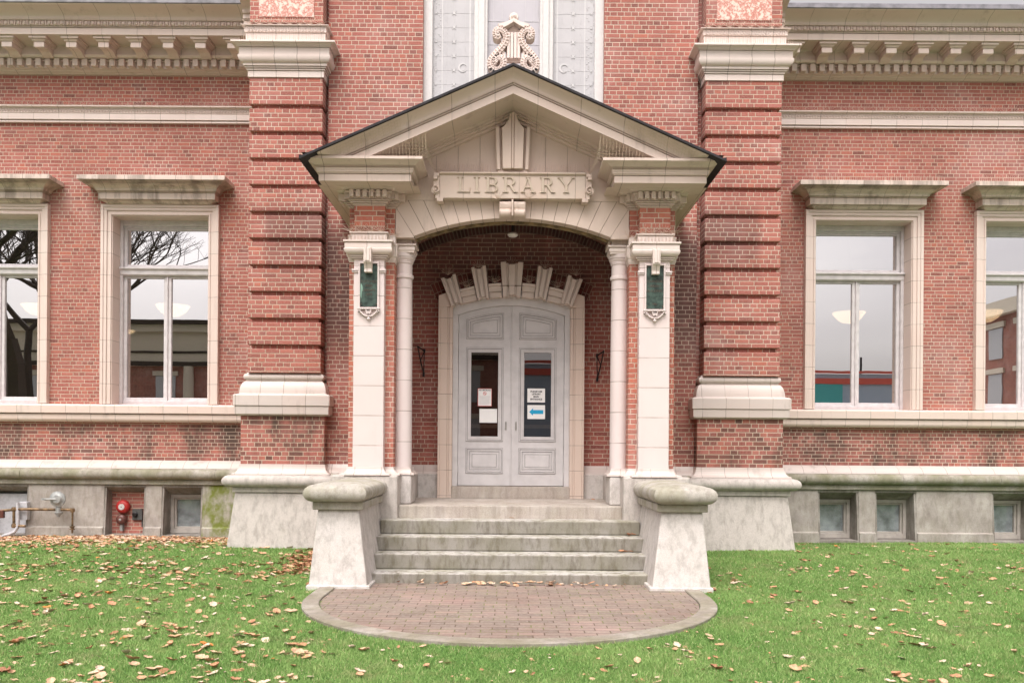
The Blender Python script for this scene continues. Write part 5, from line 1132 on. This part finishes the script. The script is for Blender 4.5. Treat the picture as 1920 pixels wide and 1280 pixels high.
bare_tree('bare_tree', -18.2, -6, 12.5, .15, 'slender bare tree mirrored between the others in the left windows', 8)
bare_tree('bare_tree', -26.5, -16, 17, .24, 'tall bare tree mirrored farthest behind in the left windows', 21)
# ------------------------------------------------------------------ grass
def in_patio(x, y): return (x*x+(y-PCY)**2 < (PR-.012+.022*np.sin(x*9+y*5)*np.sin(x*23-y*17))**2) | ((np.abs(x) < PR) & (y > PCY) & (y < 9.6))
def blocked(x, y):
    b = in_patio(x, y) | ((np.abs(x) < 2.2) & (y > 9.1)) | ((np.abs(x) < 4.15) & (np.abs(x) > 2.52) & (y > 12.27)) | (y > 14.9) | ((np.abs(x) < 2.6) & (y > 12.5)) | ((np.abs(x)<3.9)&(y>12.6))
    return b
def grass(N, name, seed):
    r_ = np.random.default_rng(seed); u = r_.random(N); y = 5.0*(14.95/5.0)**(u**.85); hw = y*.62+2.2; x = (r_.random(N)*2-1)*hw
    k = ~blocked(x, y); x, y = x[k], y[k]
    m_ = 2600; a_ = pi+pi*r_.random(m_); rr_ = PR-.168+r_.normal(0, .008, m_); kk = (np.sin(a_*31)+np.sin(a_*13+1)) > .1     # tufts in the kerb joint and along the first step
    x = np.r_[x, (rr_*np.cos(a_))[kk], r_.uniform(.2, 2.0, 300), r_.uniform(-2.05, -1.5, 160)]; y = np.r_[y, (PCY+rr_*np.sin(a_))[kk], 9.2+.28*r_.random(300)*(r_.random(300) < .5)-.02, 9.08+r_.normal(0, .02, 160)]; n = len(x)
    ss = lambda a, b, t: (lambda q: q*q*(3-2*q))(np.clip((t-a)/(b-a), 0, 1))
    z = .075*ss(9.6, 12.0, y)-.15*ss(12.3, 14.9, y)+.012*np.sin(x*1.3+y*.7)*ss(1, 3, np.abs(x))-.010
    patch = .5+.5*np.sin(x*2.1+1.3*np.sin(y*1.7))*np.sin(y*2.3+.8*np.sin(x*1.1))
    h = (.011+.023*r_.random(n)**1.5)*(.75+.45*patch)*(1+.02*y); a = r_.random(n)*2*pi; ln = r_.normal(0, .8, n); wd = .0018+.0007*y*.5; wd = wd*(.7+.6*r_.random(n))
    dx, dy = np.cos(a)*wd, np.sin(a)*wd; b = r_.random(n)*2*pi; tx, ty = np.cos(b)*h*np.abs(ln), np.sin(b)*h*np.abs(ln)
    v = np.empty((n, 3, 3), np.float32); v[:, 0] = np.c_[x-dx, y-dy, z]; v[:, 1] = np.c_[x+dx, y+dy, z]; v[:, 2] = np.c_[x+tx, y+ty, z+h]
    me = bpy.data.meshes.new(name); me.vertices.add(3*n); me.loops.add(3*n); me.polygons.add(n)
    me.vertices.foreach_set('co', v.ravel()); me.loops.foreach_set('vertex_index', np.arange(3*n, dtype=np.int32)); me.polygons.foreach_set('loop_start', np.arange(0, 3*n, 3, dtype=np.int32))
    me.update(); at = me.attributes.new('tone', 'FLOAT', 'FACE'); at.data.foreach_set('value', r_.random(n).astype(np.float32))
    s = NT('grass_blade'); s.pos(); P = s.g.outputs['Position']; A = s.n('ShaderNodeAttribute'); A.attribute_name = 'tone'
    n1 = s.noise(P, .9, 3); n2 = s.noise(P, 5, 3)
    c = s.mix(A.outputs['Fac'], (.14, .28, .07), (.34, .51, .18)); c = s.mix(s.sm(n1, .38, .66, 0, .6), c, (.37, .51, .19)); c = s.mix(s.M('MULTIPLY', s.sm(A.outputs['Fac'], .90, .97), .8), c, (.62, .54, .32)); c = s.mix(s.sm(n2, .52, .75, 0, .6), c, (.40, .40, .19)); c = s.mix(s.sm(s.noise(P, 1.7, 4, .6), .55, .7, 0, .5), c, (.42, .40, .22))
    d = s.n('ShaderNodeBsdfDiffuse'); s.L(c, d.inputs[0]); t = s.n('ShaderNodeBsdfTranslucent'); s.L(c, t.inputs[0]); m = s.n('ShaderNodeMixShader'); m.inputs[0].default_value = .35; s.L(d.outputs[0], m.inputs[1]); s.L(t.outputs[0], m.inputs[2]); s.L(m.outputs[0], s.o.inputs[0])
    me.materials.append(s.m); o = bpy.data.objects.new(name, me); COL.objects.link(o); o['kind'] = 'stuff'; o['label'] = 'short green lawn grass'; o['category'] = 'grass'
grass(960000, 'grass', 11)
# ------------------------------------------------------------------ fallen leaves
def leaf_mats():
    L = []
    for i, c in enumerate(((.62, .36, .21), (.66, .44, .29), (.54, .27, .15), (.72, .55, .42), (.36, .17, .09), (.68, .26, .07))):
        L.append(plain(f'leaf_{i}', c, .7, var=.25, scale=60, bump=.4))
    return L
LM = leaf_mats()
def leaf_geo(r_, s, curl):
    # lobed blade on a 2-strip grid, curled about its midrib
    n = 7; vs = []; W = [0, .62, .95, .7, 1.0, .62, .05]
    for i in range(n):
        t = i/(n-1); w = W[i]*.5*s*r_.uniform(.8, 1.1)
        bend = curl*(t-.5)**2*s*1.6+r_.uniform(-.03, .03)*s
        for k in (-1, -.5, 0, .5, 1):
            vs.append((k*w*(1-.25*abs(curl)*abs(k)), (t-.5)*s*1.25, bend+abs(k)**1.5*w*curl*.9+r_.uniform(-.02, .02)*s))
    fs = [(i*5+j, i*5+j+1, (i+1)*5+j+1, (i+1)*5+j) for i in range(n-1) for j in range(4)]
    # stalk
    b = len(vs); vs += [(0, -.62*s, vs[2][2]), (.02*s, -.62*s, vs[2][2]), (.015*s, -.98*s, vs[2][2]+.03*s)]; fs.append((b, b+1, b+2)); return vs, fs
rl = random.Random(5); protos = []
for i in range(10):
    v, f = leaf_geo(rl, 1.0, rl.uniform(.08, .75)*rl.choice((1, 1, -1))); protos.append((v, f))
def zg_(x, y): return gz(x, y)
pos = []
def try_pos(x, y, s, m=None, dz=None):
    if dz is None and blocked(np.array([x]), np.array([y]))[0]: return
    pos.append((x, y, (zg_(x, y)+.014 if dz is None else dz), s, m if m is not None else rl.choices(range(6), (5, 5, 4, 4, 1.2, .35))[0]))
def LS(): return rl.choice((1, 1, .75, .5, .4))*rl.uniform(.045, .098)
def clump(n, xr, yr, sc=1.0):
    for _ in range(n):
        cx, cy = rl.uniform(*xr), rl.uniform(*yr); k = rl.choice((1, 1, 1, 2, 3))
        for _ in range(k): try_pos(cx+rl.gauss(0, .07), cy+rl.gauss(0, .06), LS()*sc)
clump(1250, (-8.5, -1.4), (5.2, 10.8)); clump(680, (1.4, 9.5), (5.2, 11), .9); clump(60, (-1.6, 1.6), (5.2, 6.6), .85)
clump(560, (-9.5, -2.7), (10, 13.4)); clump(220, (2.6, 9.5), (10.5, 14.7), .85)
for _ in range(8500):      # drift against the left wing
    x = rl.uniform(-9.6, -4.1); y = 14.88-abs(rl.gauss(0, 1.25)); 
    if y > 11 and rl.random() < .35+.65*min(1, (-x-4)/2.5+(y > 14.2)): try_pos(x, y, LS()*.95)
for _ in range(200): try_pos(-4.2+rl.gauss(0, .3), 13.2+rl.gauss(0, .5), LS(), rl.choice((0, 2, 4)))
for _ in range(420): try_pos(-2.5-abs(rl.gauss(0, .22)), 11.1+rl.gauss(0, .55), LS(), rl.choice((0, 2, 4, 4)))
# leaves on the patio, along the first step, and on the treads
for _ in range(60): try_pos(rl.gauss(-.1, .55), 9.46-abs(rl.gauss(0, .05)), LS()*.95, dz=.03+rl.uniform(0, .02))
for _ in range(16): try_pos(rl.uniform(.5, 1.5), 9.45-abs(rl.gauss(0, .08)), LS()*.7, dz=.03)
for _ in range(9): try_pos(1.47+rl.gauss(0, .035), 10.43, LS()*.8, 4, dz=hz(1007, 10.18)+.02)
for _ in range(8): try_pos(1.40+rl.gauss(0, .07), 10.12, LS()*.7, 2, dz=hz(1040, 9.85)+.02)
try_pos(.02, 10.8, .06, 2, dz=hz(976, 10.51)+.015); try_pos(1.2, 12.3, .06, 2, dz=Zland+.015)
def tf_leaf(pr, p, rz, tx, ty):
    x, y, z, s, m = p; M4 = Matrix.Translation((x, y, z)) @ Matrix.Rotation(rz, 4, 'Z') @ Matrix.Rotation(tx, 4, 'X') @ Matrix.Rotation(ty, 4, 'Y') @ Matrix.Scale(s, 4); return M4
order = sorted(range(len(pos)), key=lambda i: -pos[i][3]/pos[i][1])
big = set(order[:300])
pm = {}
rest = {i: ([], []) for i in range(6)}
allv, allf, allm = [], [], []
for i, p in enumerate(pos):
    pi_ = rl.randrange(10); M4 = tf_leaf(None, p, rl.uniform(0, 2*pi), rl.uniform(-.3, .3), rl.uniform(-.3, .3))
    if i in big:
        key = (pi_, p[4])
        if key not in pm:
            me = bpy.data.meshes.new('fallen_leaf'); me.from_pydata(protos[pi_][0], [], protos[pi_][1]); me.materials.append(LM[p[4]])
            for q in me.polygons: q.use_smooth = True
            pm[key] = me
        o = bpy.data.objects.new('fallen_leaf', pm[key]); COL.objects.link(o); o.matrix_world = M4
        tag(o, 'curled dry tan leaf lying in the near part of the lawn', 'leaf', 'dry leaves scattered over the near lawn')
    else:
        b = len(allv); allv += [tuple(M4 @ Vector(v)) for v in protos[pi_][0]]; allf += [tuple(k+b for k in f) for f in protos[pi_][1]]; allm += [p[4]]*len(protos[pi_][1])
me = bpy.data.meshes.new('leaf_litter'); me.from_pydata(allv, [], allf)
for l in LM: me.materials.append(l)
me.polygons.foreach_set('material_index', allm); me.polygons.foreach_set('use_smooth', [True]*len(allm)); me.update()
o = bpy.data.objects.new('leaf_litter', me); COL.objects.link(o); o['kind'] = 'stuff'; o['label'] = 'scattered dry leaves over the lawn and against the wall'; o['category'] = 'leaves'
